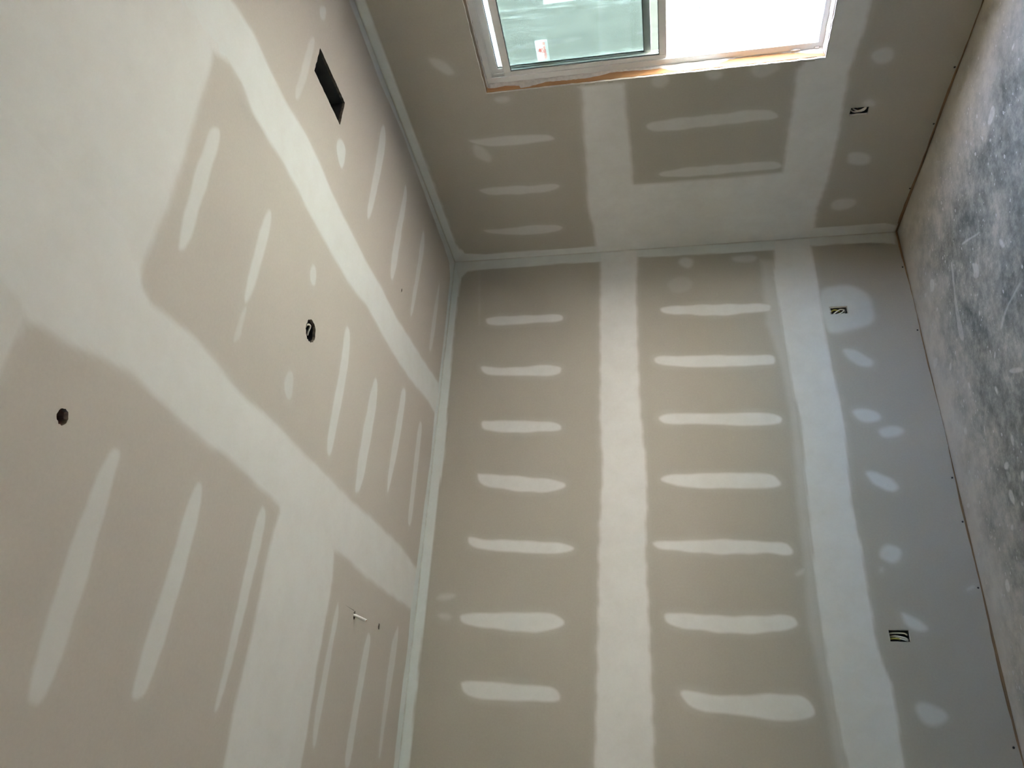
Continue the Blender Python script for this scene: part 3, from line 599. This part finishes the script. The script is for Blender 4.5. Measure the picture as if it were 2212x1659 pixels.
('compound_smear','F',0.011,0.8049999999999999,0.3,0.005,[(-1.688,-0.496),(-1.692,-0.514),(-1.74,-0.495),(-1.728,-0.482)]),
('compound_smear','F',0.011,0.8049999999999999,0.3,0.005,[(-1.864,-0.745),(-1.871,-0.77),(-1.919,-0.76),(-1.909,-0.738)]),
]

PARENT = {'L': wall_left, 'W': wall_right, 'C': ceiling, 'F': floor}
MATP = {'L': MAT_DRY, 'W': MAT_DRY, 'C': MAT_CBOARD, 'F': MAT_CONC}
HOLES = {'L': hole_L, 'W': hole_W, 'C': hole_C, 'F': []}
rng = np.random.RandomState(3)
WV = [(rng.uniform(-1, 1, 2), rng.uniform(0, 6.28)) for _ in range(14)]
def wob(X, Y):
    o = np.zeros_like(X)
    for i, (k, p) in enumerate(WV):
        f = 12 if i < 5 else (38 if i < 10 else 95)
        a = 1.0 if i < 5 else (.6 if i < 10 else .22)
        k = k / np.hypot(*k) * f
        o += a*np.sin(X*k[0] + Y*k[1] + p)
    return o / 3.0

def sdist(X, Y, poly):
    """signed distance, positive inside"""
    P = np.array(poly, float); Q = np.roll(P, -1, 0)
    d2 = np.full(X.shape, 1e9); ins = np.zeros(X.shape, bool)
    for (ax, ay), (bx, by) in zip(P, Q):
        dx, dy = bx-ax, by-ay; L = dx*dx + dy*dy + 1e-12
        t = np.clip(((X-ax)*dx + (Y-ay)*dy)/L, 0, 1)
        d2 = np.minimum(d2, (X-ax-t*dx)**2 + (Y-ay-t*dy)**2)
        c = (ay > Y) != (by > Y)
        if dy != 0: ins ^= c & (X < dx*(Y-ay)/dy + ax)
    d = np.sqrt(d2); return np.where(ins, d, -d)

HALO, HALO_S = .045, .10
def U2(X, seed): return X*.8 + 5.1*seed
def cover_of(p, X, Y):
    _, _, soft, s, cool, res, poly = p
    seed = (len(poly)*7 + abs(poly[0][0])*31 + abs(poly[0][1])*17) % 9
    sd = sdist(X, Y, poly) + wob(X + 3.7*seed, Y - 2.3*seed)*min(.006, soft*.25)
    t = np.clip((sd + .45*soft)/soft, 0, 1)
    a = t*t*(3-2*t)*s
    if p[1] != 'F' and p[0] != 'corner_tape_band':      # the thin film a knife leaves around every pass
        h = np.clip((sd + HALO)/HALO, 0, 1)
        a = np.maximum(a, h*h*(3-2*h)*HALO_S*min(1, s*1.2)*(1 + .5*wob(U2(X, seed), Y)))
    return np.clip(a, 0, 1)

def chaikin(poly):
    out = []
    for (ax, ay), (bx, by) in zip(poly, poly[1:] + poly[:1]):
        out += [(.75*ax+.25*bx, .75*ay+.25*by), (.25*ax+.75*bx, .25*ay+.75*by)]
    return out
PATCHES = [p if 'band' in p[0] or 'coat' in p[0] else p[:6] + (chaikin(chaikin(p[6])),) for p in PATCHES]
BB = []
for p in PATCHES:
    a = np.array(p[6]); m_ = max(p[2]+.015, HALO+.012 if p[1] != 'F' else 0)
    BB.append((a[:,0].min()-m_, a[:,0].max()+m_, a[:,1].min()-m_, a[:,1].max()+m_))
LIM = {'L': (XF, 0, .012, H), 'W': (YR, 0, .018, H), 'C': (XF, 0, YR, 0), 'F': (XF, 0, YR, 0)}
count = {}
for i, p in enumerate(PATCHES):
    name, pl, soft, s, cool, res, poly = p
    u0, u1, v0, v1 = BB[i]; l = LIM[pl]
    u0, u1, v0, v1 = max(u0, l[0]), min(u1, l[1]), max(v0, l[2]), min(v1, l[3])
    nu, nv = max(2, int((u1-u0)/res)+1), max(2, int((v1-v0)/res)+1)
    U, V = np.meshgrid(np.linspace(u0, u1, nu), np.linspace(v0, v1, nv), indexing='ij')
    own = cover_of(p, U, V)
    cov = own.copy(); col = np.full(U.shape, cool)
    for j, q in enumerate(PATCHES):
        if j == i or q[1] != pl: continue
        b = BB[j]
        if b[0] > u1 or b[1] < u0 or b[2] > v1 or b[3] < v0: continue
        oc = cover_of(q, U, V)
        w = oc > cov
        col = np.where(w, q[4], col); cov = np.maximum(cov, oc)
    live = own > .004
    for hp in HOLES[pl]:
        ha = np.array(hp)
        if ha[:,0].min() > u1 or ha[:,0].max() < u0 or ha[:,1].min() > v1 or ha[:,1].max() < v0: continue
        live &= sdist(U, V, hp) < .002
        own = np.where(sdist(U, V, hp) < .002, own, -1)
    q = (live[:-1,:-1] | live[1:,:-1] | live[1:,1:] | live[:-1,1:])
    q &= (own[:-1,:-1] >= 0) & (own[1:,:-1] >= 0) & (own[1:,1:] >= 0) & (own[:-1,1:] >= 0)
    idx = np.arange(nu*nv).reshape(nu, nv)
    F = np.stack([idx[:-1,:-1][q], idx[1:,:-1][q], idx[1:,1:][q], idx[:-1,1:][q]], 1)
    used = np.unique(F); remap = np.zeros(nu*nv, int); remap[used] = np.arange(len(used)); F = remap[F]
    k = count.get(pl, 0); count[pl] = k + 1
    d = -(.00025 + .000012*k + .0009*np.clip(own, 0, 1)).ravel()[used]
    fn, nrm = PL[pl]
    uu, vv = U.ravel()[used], V.ravel()[used]
    if pl == 'L': co = np.stack([uu, d, vv], 1)
    elif pl == 'W': co = np.stack([d, uu, vv], 1)
    elif pl == 'C': co = np.stack([uu, vv, H + d], 1)
    else: co = np.stack([uu, vv, -d], 1)
    me = bpy.data.meshes.new(name)
    a, b, c = co[F[0][0]], co[F[0][1]], co[F[0][2]]
    if np.dot(np.cross(b-a, c-b), nrm) < 0: F = F[:, ::-1]
    me.from_pydata(co.tolist(), [], F.tolist()); me.update()
    me.polygons.foreach_set('use_smooth', [True]*len(me.polygons))
    at = me.attributes.new('cover', 'FLOAT', 'POINT'); at.data.foreach_set('value', cov.ravel()[used].astype(np.float32))
    at = me.attributes.new('cool', 'FLOAT', 'POINT'); at.data.foreach_set('value', col.ravel()[used].astype(np.float32))
    me.materials.append(MATP[pl])
    o = bpy.data.objects.new(name, me); COL.objects.link(o); o.parent = PARENT[pl]

# loose spatter of compound on the slab
mb = MB(); r = random.Random(12)
for _ in range(700):
    x = -abs(r.gauss(0, .55)) - .03 if r.random() < .5 else r.uniform(-3.6, -.05)
    y = r.uniform(-2.6, -.04) if x > -1.6 else -abs(r.gauss(0, .35)) - .04
    s = r.choice((.0025, .003, .004, .005, .006, .008, .011)); n = 7; ph = r.random()*6; e = r.uniform(.5, 1)
    ring = [(x+math.cos(2*PI*i/n+ph)*s*r.uniform(.7,1.2), y+math.sin(2*PI*i/n+ph)*s*e*r.uniform(.7,1.2), .0004) for i in range(n)]
    mb.add(ring + [(x, y, .0004+s*.22)], [(i, (i+1) % n, n) for i in range(n)])
o = mb.build('compound_spatter', simple('dried_compound', (.62,.61,.58), .9, .2), floor, smooth=True); o['kind'] = 'stuff'

# screws left showing along the foot of the walls
scr = MB().tube([(0,0,0),(0,-.0012,0)], .0052, 10); me_s = None
def screw(parent, loc, rot):
    global me_s
    if me_s is None:
        o = scr.build('screw_head', MAT_BLACK, None); me_s = o.data
    else:
        o = bpy.data.objects.new('screw_head', me_s); COL.objects.link(o)
    o.parent = parent; o.location = loc; o.rotation_euler = (0, 0, rot)
for x in (-.295, -.783, -1.766, -2.023, -2.382, -3.14): screw(wall_left, (x, -.0001, .024 if x > -2.9 else .033), 0)
for y in (-1.321, -.936, -.414): screw(wall_right, (-.0001, y, .027), -PI/2)

# ------------------------------------------------------------------ window
win = empty('window_1', (.07, (WY0+WY1)/2, WZ0))
tag(win, 'white vinyl single-hung window with its lower sash raised', 'window', kind='structure')
FX0, FX1 = .070, .152
ya, yb = WY0-.009, WY1+.009          # outer faces of the vinyl frame
za, zb = WZ0+.006, WZ1-.006
def jamb(side):
    s = -1 if side == 'a' else 1
    y0 = ya if side == 'a' else yb
    d = lambda t: y0 + s*t
    prof = [(FX0,d(0)),(FX0,d(.036)),(FX0+.007,d(.036)),(FX0+.007,d(.013)),(.107,d(.013)),(.107,d(.033)),(.113,d(.033)),(.113,d(.018)),
            (.124,d(.018)),(.124,d(.026)),(.128,d(.026)),(.128,d(.018)),(.145,d(.018)),(.145,d(.037)),(FX1,d(.037)),(FX1,d(0))]
    return MB().prism(prof, 'z', za, zb).build('frame_jamb', MAT_VINYL, win)
jamb('a'); jamb('b')
GX = FX0+.0009                        # sill and head sit a hair behind the jamb faces
prof = [(GX,za+.0004),(GX,za+.028),(.0764,za+.029),(.0764,za+.016),(.1064,za+.013),(.1064,za+.026),(.1124,za+.026),(.1124,za+.011),(.1456,za+.006),(.1456,za+.014),(.1514,za+.014),(.1514,za+.0004)]
MB().prism(prof, 'y', ya-.0128, yb+.0128).build('frame_sill', MAT_VINYL, win)
prof = [(GX,zb-.0004),(GX,zb-.030),(.0764,zb-.030),(.0764,zb-.012),(.1064,zb-.012),(.1064,zb-.030),(.1124,zb-.030),(.1124,zb-.014),(.1456,zb-.014),(.1456,zb-.030),(.1514,zb-.030),(.1514,zb-.0004)]
MB().prism(prof, 'y', ya-.0128, yb+.0128).build('frame_head', MAT_VINYL, win)

def sash(name, x0, x1, y0, y1, z0, z1, ws, wr, label, gx):
    s = empty(name, (0,0,0)); s.parent = win; s.location = (0,0,0); s['label'] = label
    MB().box(x0, x1, y0-ws, y0, z0, z1).build('stile', MAT_VINYL, s, .0025)
    MB().box(x0, x1, y1, y1+ws, z0, z1).build('stile', MAT_VINYL, s, .0025)
    MB().box(x0+.0005, x1-.0005, y1+ws-.001, y0-ws+.001, z0, z0+wr).build('rail', MAT_VINYL, s, .0025)
    MB().box(x0+.0005, x1-.0005, y1+ws-.001, y0-ws+.001, z1-wr, z1).build('rail', MAT_VINYL, s, .0025)
    g = .006
    MB().box(gx-.002, gx+.002, y1+ws-g, y0-ws+g, z0+wr-g, z1-wr+g).build('pane', MAT_GLASS, s)
    a, b, c, d = y1+ws, y0-ws, z0+wr, z1-wr; t = .0035
    mbg = MB().box(gx-.0055, gx-.003, a, b, c, c+t).box(gx-.0055, gx-.003, a, b, d-t, d).box(gx-.0055, gx-.003, a, a+t, c, d).box(gx-.0055, gx-.003, b-t, b, c, d)
    mbg.build('gasket', MAT_GASKET, s)
    return s
sash('raised_sash', .079, .105, ya-.016, yb+.016, 1.504, 2.400, .060-.016, .040, 'lower sash slid up inside the frame', .090)
sash('fixed_sash', .1145, .1435, ya-.019, yb+.019, 1.585, 2.476, .040, .038, 'fixed upper sash behind the raised one', .131)

# clear film left on the outside of the upper light: hanging in long pleats
nu, nv = 70, 26; vs = []; fs = []
rr = random.Random(5); ph = [rr.uniform(0, 6.28) for _ in range(6)]
for i in range(nu+1):
    y = ya-.03 + (yb+.03-(ya-.03))*i/nu
    for j in range(nv+1):
        z = 1.60 + (2.47-1.60)*j/nv
        w = .0022*math.sin(y*85+ph[0]+.25*math.sin(z*5)) + .0016*math.sin(y*210+ph[1]+z*.8) + .0018*math.sin(y*33+z*6+ph[2]) + .0010*math.sin(z*40+y*60+ph[3])
        vs.append((.1500+w, y, z))
for i in range(nu):
    for j in range(nv):
        a = i*(nv+1)+j; fs.append((a, a+1, a+nv+2, a+nv+1))
MB().add(vs, fs).build('clear_film', MAT_FILM, win, smooth=True)

# stickers on the upper light
XS = .1365
st = MB().add([(XS,-1.676,2.140),(XS,-1.537,2.140),(XS,-1.537,2.208),(XS,-1.676,2.208)], [(0,1,2,3)]).build('sticker', MAT_PAPER, win, 0)
st['label'] = 'white sticker with red lettering on the glass'
def text(body, size, y, z, mat, name, parent, sx=1.0, bold=0.0):
    cu = bpy.data.curves.new(name, 'FONT'); cu.body = body; cu.size = size; cu.align_x = 'CENTER'; cu.align_y = 'CENTER'
    cu.resolution_u = 3; cu.offset = bold
    t = bpy.data.objects.new(name, cu); COL.objects.link(t)
    dg = bpy.context.evaluated_depsgraph_get()
    me = bpy.data.meshes.new_from_object(t.evaluated_get(dg)); bpy.data.objects.remove(t); bpy.data.curves.remove(cu)
    # lettering is set for a reader outdoors: right = +y, up = +z
    for v in me.vertices: v.co = Vector((XS-.0004, y+v.co.x*sx, z+v.co.y)) - Vector(win.location)
    me.materials.clear(); me.materials.append(mat)
    o = bpy.data.objects.new(name, me); COL.objects.link(o); o.parent = parent; return o
text('SUNRISE', .0180, -1.6065, 2.159, MAT_RED, 'sticker_lettering', st, 1.62, .0009)
def flat(name, pts, mat, parent, x):
    return MB().add([(x, a, b) for a, b in pts], [tuple(range(len(pts)))]).build(name, mat, parent)
for z_, runs in ((2.1488, ((-1.663,-1.640),(-1.636,-1.612),(-1.608,-1.590),(-1.586,-1.560),(-1.556,-1.549))), (2.1436, ((-1.660,-1.625),(-1.620,-1.596),(-1.591,-1.570),(-1.566,-1.553)))):
    for a_, b_ in runs:      # small print, far too fine to read
        flat('small_print', [(a_, z_-.0013), (b_, z_-.0013), (b_, z_+.0013), (a_, z_+.0013)], MAT_INK, st, XS-.0004)
# emblem: an open lens under a leaning flame
n = 28; cy, cz = -1.607, 2.1735; ring = []
outer = [(cy+math.cos(2*PI*i/n)*.0165, cz+math.sin(2*PI*i/n)*.0062) for i in range(n)]
inner = [(cy+math.cos(2*PI*i/n)*.0110, cz+math.sin(2*PI*i/n)*.0030) for i in range(n)]
MB().add([(XS-.0004, a, b) for a, b in outer+inner], [(i, (i+1) % n, n+(i+1) % n, n+i) for i in range(n)]).build('emblem_ring', MAT_RED, st)
flat('emblem_flame', [(-1.622,2.181),(-1.606,2.180),(-1.594,2.185),(-1.590,2.192),(-1.597,2.188),(-1.604,2.190),(-1.600,2.203),(-1.607,2.196),(-1.612,2.190),(-1.620,2.197),(-1.619,2.189),(-1.626,2.188)], MAT_RED, st, XS-.0004)
lb = MB().add([(XS,-2.06,1.945),(XS,-1.883,1.945),(XS,-1.883,2.127),(XS,-2.06,2.127)], [(0,1,2,3)]).build('energy_label', MAT_PAPER, win)
lb['label'] = 'white paper label with grey print'
for k, (z0_, z1_, y0_) in enumerate([(2.10,2.12,-1.93),(2.06,2.095,-1.90),(2.04,2.055,-1.91),(1.995,2.03,-1.90),(1.955,1.985,-1.92)]):
    flat('label_print', [(-2.04,z0_),(y0_,z0_),(y0_,z1_),(-2.04,z1_)], MAT_PINKPAPER, lb, XS-.0003)

# spray foam and flashing squeezed between frame and stud
FOAM = [(2.502,.043),(2.469,.038),(2.401,.047),(2.321,.038),(2.310,.016),(2.275,.017),(2.242,.026),(2.17,.044),(2.066,.039),(1.964,.038),(1.862,.047),(1.811,.062),(1.761,.061),(1.661,.056),(1.603,.052),(1.536,.052),(1.486,.028),(1.44,.017),(1.349,.016),(1.258,.015),(1.237,.026),(1.221,.046),(1.17,.061),(1.094,.068),(.994,.069),(.92,.069),(.849,.060),(.754,.038),(.700,.032)]
def foam_strip(name, edge, fn, seed, t0=.004):
    r = random.Random(seed); E = []
    for (a, xa), (b, xb) in zip(edge[:-1], edge[1:]):
        k = max(1, int(abs(b-a)/.012))
        E += [(a+(b-a)*i/k, xa+(xb-xa)*i/k) for i in range(k)]
    E.append(edge[-1]); vs = []; m = 6
    for i, (s_, xe) in enumerate(E):
        xe = min(xe + r.uniform(-.002,.002), .0715)
        for j in range(m+1):
            t = j/m; x = xe + (.0735-xe)*t
            h = t0*(math.sin(min(1, t*1.6+.12)*PI/2)) + .0022*math.sin(s_*55+j*.8+seed)*t + r.uniform(-.0006,.0006)
            if j == 0: h = .0004
            vs.append(fn(s_, x, max(.0004, h)))
    fs = [(i*(m+1)+j, i*(m+1)+j+1, (i+1)*(m+1)+j+1, (i+1)*(m+1)+j) for i in range(len(E)-1) for j in range(m)]
    return MB().add(vs, fs).build(name, MAT_FOAM, win, smooth=True)
foam_strip('spray_foam', FOAM, lambda s_, x, h: (x, WY0-.003-h, s_), 2, .0065)
foam_strip('spray_foam', [(-1.476,.045),(-1.60,.055),(-1.8,.05),(-2.0,.058),(-2.4,.052),(-2.845,.05)], lambda s_, x, h: (x, s_, WZ1-.002-h), 3, .004)
foam_strip('spray_foam', [(-1.476,.018),(-1.60,.016),(-1.75,.02),(-2.0,.016),(-2.4,.022),(-2.845,.018)], lambda s_, x, h: (x, s_, WZ0+.002+h), 4, .005)
foam_strip('spray_foam', [(2.5,.04),(2.2,.03),(1.8,.05),(1.3,.03),(.9,.05),(.70,.04)], lambda s_, x, h: (x, WY1+.003+h, s_), 6, .0065)
# dollops of foam near the sill corner and the head corner
def blob(name, c, r3, seed):
    r = random.Random(seed); vs = []; fs = []; nu, nv = 12, 7
    for j in range(nv+1):
        th = PI*j/nv
        for i in range(nu):
            ph_ = 2*PI*i/nu; k = 1 + .18*math.sin(3*ph_+seed) + r.uniform(-.08,.08)
            vs.append((c[0]+r3[0]*math.sin(th)*math.cos(ph_)*k, c[1]+r3[1]*math.sin(th)*math.sin(ph_)*k, c[2]+r3[2]*math.cos(th)*k))
    fs = [(j*nu+i, j*nu+(i+1)%nu, (j+1)*nu+(i+1)%nu, (j+1)*nu+i) for j in range(nv) for i in range(nu)]
    return MB().add(vs, fs).build(name, MAT_FOAM, win, smooth=True)
blob('foam_dollop', (.066, -1.483, .835), (.007,.008,.022), 3)
blob('foam_dollop', (.067, -1.485, .728), (.006,.007,.014), 5)
blob('foam_dollop', (.055, -1.480, 2.485), (.016,.008,.014), 7)

# ------------------------------------------------------------------ electrical boxes in the walls
def outlet(label, plane, c, cables, wiring):
    """plastic box set behind the board, long side upright, cables folded inside"""
    if plane == 'L': mp = lambda a, b, d: (c[0]+a, d, c[1]+b)
    else: mp = lambda a, b, d: (d, c[0]+a, c[1]+b)
    t = empty('outlet_box', mp(0, 0, DW)); tag(t, label, 'electrical box', 'outlet boxes without devices')
    w, h, dp, th = .0285, .0505, .068, .002; z = DW+.0008
    def bx(m, a0, a1, b0, b1, d0, d1):
        p, q = mp(a0, b0, d0), mp(a1, b1, d1)
        return m.box(*(v for k in range(3) for v in (min(p[k],q[k]), max(p[k],q[k]))))
    m = MB()
    bx(m,-w-th,w+th,-h-th,h+th,dp,dp+th); bx(m,-w-th,-w,-h,h,z,dp); bx(m,w,w+th,-h,h,z,dp); bx(m,-w,w,-h-th,-h,z,dp); bx(m,-w,w,h,h+th,z,dp)
    m.build('box_shell', MAT_BOX, t)
    for s_ in (-1, 1):
        bx(MB(), -.006, .006, *sorted((s_*(h-.0005), s_*(h-.008))), z+.001, z+.006).build('screw_lug', MAT_BOX, t)
    for mat, rad, pts in cables:
        MB().tube(spline([mp(*q) for q in pts], 7), rad, 8).build('cable', mat, t, smooth=True)
    return t
c_white = lambda *p: (MAT_SHEATHW, .0042, p); c_yel = lambda *p: (MAT_SHEATHY, .0046, p); c_cu = lambda *p: (MAT_COPPER, .0014, p)
outlet('outlet box with looped cables in the wall under the window', 'W', OUT_W,
       [c_white((.018,.046,.06),(.016,.030,.02),(.014,.0,.014),(.012,-.028,.018),(.002,-.040,.028),(-.008,-.028,.03),(-.004,.01,.028)),
        c_white((-.012,-.046,.055),(-.012,-.034,.018),(-.002,-.020,.013),(.008,.005,.014),(.004,.030,.03)),
        c_yel((-.020,.046,.06),(-.019,.03,.022),(-.017,.006,.016),(-.018,-.02,.02),(-.012,-.04,.04)), c_cu((.02,-.046,.05),(.018,-.02,.03),(.006,.01,.03))], None)
outlet('outlet box in the middle of a round patch of compound near the corner', 'L', OUT_L1,
       [c_white((-.018,.046,.055),(-.014,.030,.018),(0,.010,.012),(.014,-.012,.014),(.018,-.034,.024)),
        c_white((.018,-.047,.05),(.012,-.036,.018),(-.004,-.026,.012),(-.016,-.006,.014),(-.020,.02,.02)),
        c_yel((.016,.046,.06),(.015,.03,.02),(.012,.006,.018),(.004,-.01,.026)), c_white((-.008,-.047,.05),(-.016,-.036,.02),(-.02,-.018,.018)),
        c_cu((-.006,.046,.05),(0,.02,.028),(.01,-.02,.03))], None)
outlet('outlet box with cream and yellow cables far along the long wall from the window', 'L', OUT_L2,
       [c_white((.017,.046,.045),(.017,.030,.020),(.017,.0,.016),(.016,-.030,.020),(.014,-.046,.04)),
        c_white((.004,.044,.055),(.003,.024,.024),(-.001,-.002,.015),(-.008,-.030,.016),(-.012,-.046,.035)),
        c_yel((-.010,.046,.05),(-.010,.034,.024),(-.011,.012,.018),(-.014,-.006,.022)),
        c_white((-.006,.012,.03),(-.011,-.006,.018),(-.018,-.030,.016),(-.02,-.044,.03)), c_cu((.01,.044,.05),(.008,.01,.03),(.0,-.03,.03))], None)

# ------------------------------------------------------------------ holes in the ceiling
x0, x1, y0, y1 = duct_r; zt = H+DW
dt = empty('duct_boot', ((x0+x1)/2, (y0+y1)/2, zt)); tag(dt, 'dark sheet-metal duct boot in the rectangular ceiling hole', 'duct')
e = .004; dz = .24
for a in ((x0-e, x0-e+.001, y0-e, y1+e, zt, zt+dz), (x1+e-.001, x1+e, y0-e, y1+e, zt, zt+dz), (x0-e, x1+e, y0-e, y0-e+.001, zt, zt+dz), (x0-e, x1+e, y1+e-.001, y1+e, zt, zt+dz)):
    MB().box(*a).build('boot_side', MAT_GALV, dt)
MB().box(x0-e, x1+e, y0-e, y1+e, zt+dz, zt+dz+.001).build('boot_top', MAT_DUCTBLACK, dt)
cxm, cym = (x0+x1)/2, (y0+y1)/2
MB().tube([(cxm, cym, zt+dz-.002), (cxm, cym, zt+dz-.05)], .068, 28).build('collar', MAT_DUCTBLACK, dt, smooth=False)

lb_ = empty('ceiling_light_box', (LB[0], LB[1], zt)); tag(lb_, 'round ceiling box with a curled white cable inside', 'electrical box')
n = 28; R = .054; vs = []; fs = []
for k, (r_, z_) in enumerate(((R, zt+.0008), (R, zt+.055), (R-.002, zt+.055), (R-.002, zt+.0008))):
    vs += [(LB[0]+math.cos(2*PI*i/n)*r_, LB[1]+math.sin(2*PI*i/n)*r_, z_) for i in range(n)]
fs = [(k*n+i, k*n+(i+1) % n, ((k+1) % 4)*n+(i+1) % n, ((k+1) % 4)*n+i) for k in range(4) for i in range(n)]
MB().add(vs, fs).build('box_ring', MAT_BOX, lb_)
MB().tube([(LB[0], LB[1], zt+.055), (LB[0], LB[1], zt+.057)], R, 28).build('box_back', MAT_BOX, lb_)
LOOP = [(0.0025, 0.0336, 0.0173), (0.0121, 0.0203, 0.0093), (0.0261, 0.0171, 0.0043), (0.0352, 0.0132, 0.0023), (0.0331, -0.0007, 0.0023), (0.0238, -0.0115, 0.0043), (0.0227, 0.0001, 0.0153)]
MB().tube(spline([(LB[0]+a, LB[1]+b, zt+c) for a, b, c in LOOP], 8), .0042, 10).build('cable', MAT_SHEATHW, lb_, smooth=True)

pp = empty('pipe_sleeve', (PH[0], PH[1], zt)); tag(pp, 'brown pipe end seen in the small round hole at the edge of the ceiling', 'pipe')
n = 24; vs = []
cx_, cy_ = PH[0]+.004, PH[1]+.003
for r_, z_ in ((.0235, zt+.001), (.0235, zt+.09), (.021, zt+.09), (.021, zt+.001)):
    vs += [(cx_+math.cos(2*PI*i/n)*r_, cy_+math.sin(2*PI*i/n)*r_, z_) for i in range(n)]
fs = [(k*n+i, k*n+(i+1) % n, ((k+1) % 4)*n+(i+1) % n, ((k+1) % 4)*n+i) for k in range(4) for i in range(n)]
MB().add(vs, fs).build('sleeve_wall', MAT_PIPE, pp)
MB().tube([(cx_, cy_, zt+.09), (cx_, cy_, zt+.092)], .0235, n).build('sleeve_end', MAT_DUCTBLACK, pp)

cs = empty('cable_stub', (ST[0], ST[1], H)); tag(cs, 'short white cable stub hanging from a small ceiling hole', 'cable')
pts = spline([(ST[0]+.004, ST[1]+.002, H+.05), (ST[0]+.001, ST[1]+.003, H+.004), (ST[0]-.008, ST[1]+.001, H-.022), (ST[0]-.024, ST[1]-.001, H-.062)], 6)
MB().tube(pts, .0060, 12).build('sheath', simple('bright_white_plastic', (.88,.87,.84), .35, .5), cs, smooth=True)
e_ = pts[-1]
MB().tube([e_, e_+Vector((-.0005,0,-.0015))], .0030, 10).build('cut_end', MAT_COPPER, cs)
# thin dark line on the ceiling beside the stub
MB().add([(-2.759,-1.054,H-.0003),(-2.7575,-.99,H-.0003),(-2.7555,-.931,H-.0003),(-2.7583,-.931,H-.0003),(-2.7590,-.99,H-.0003)], [(0,1,2,3,4)]).build('thin_dark_line', simple('dark_line', (.14,.12,.10), .9, .1), ceiling)
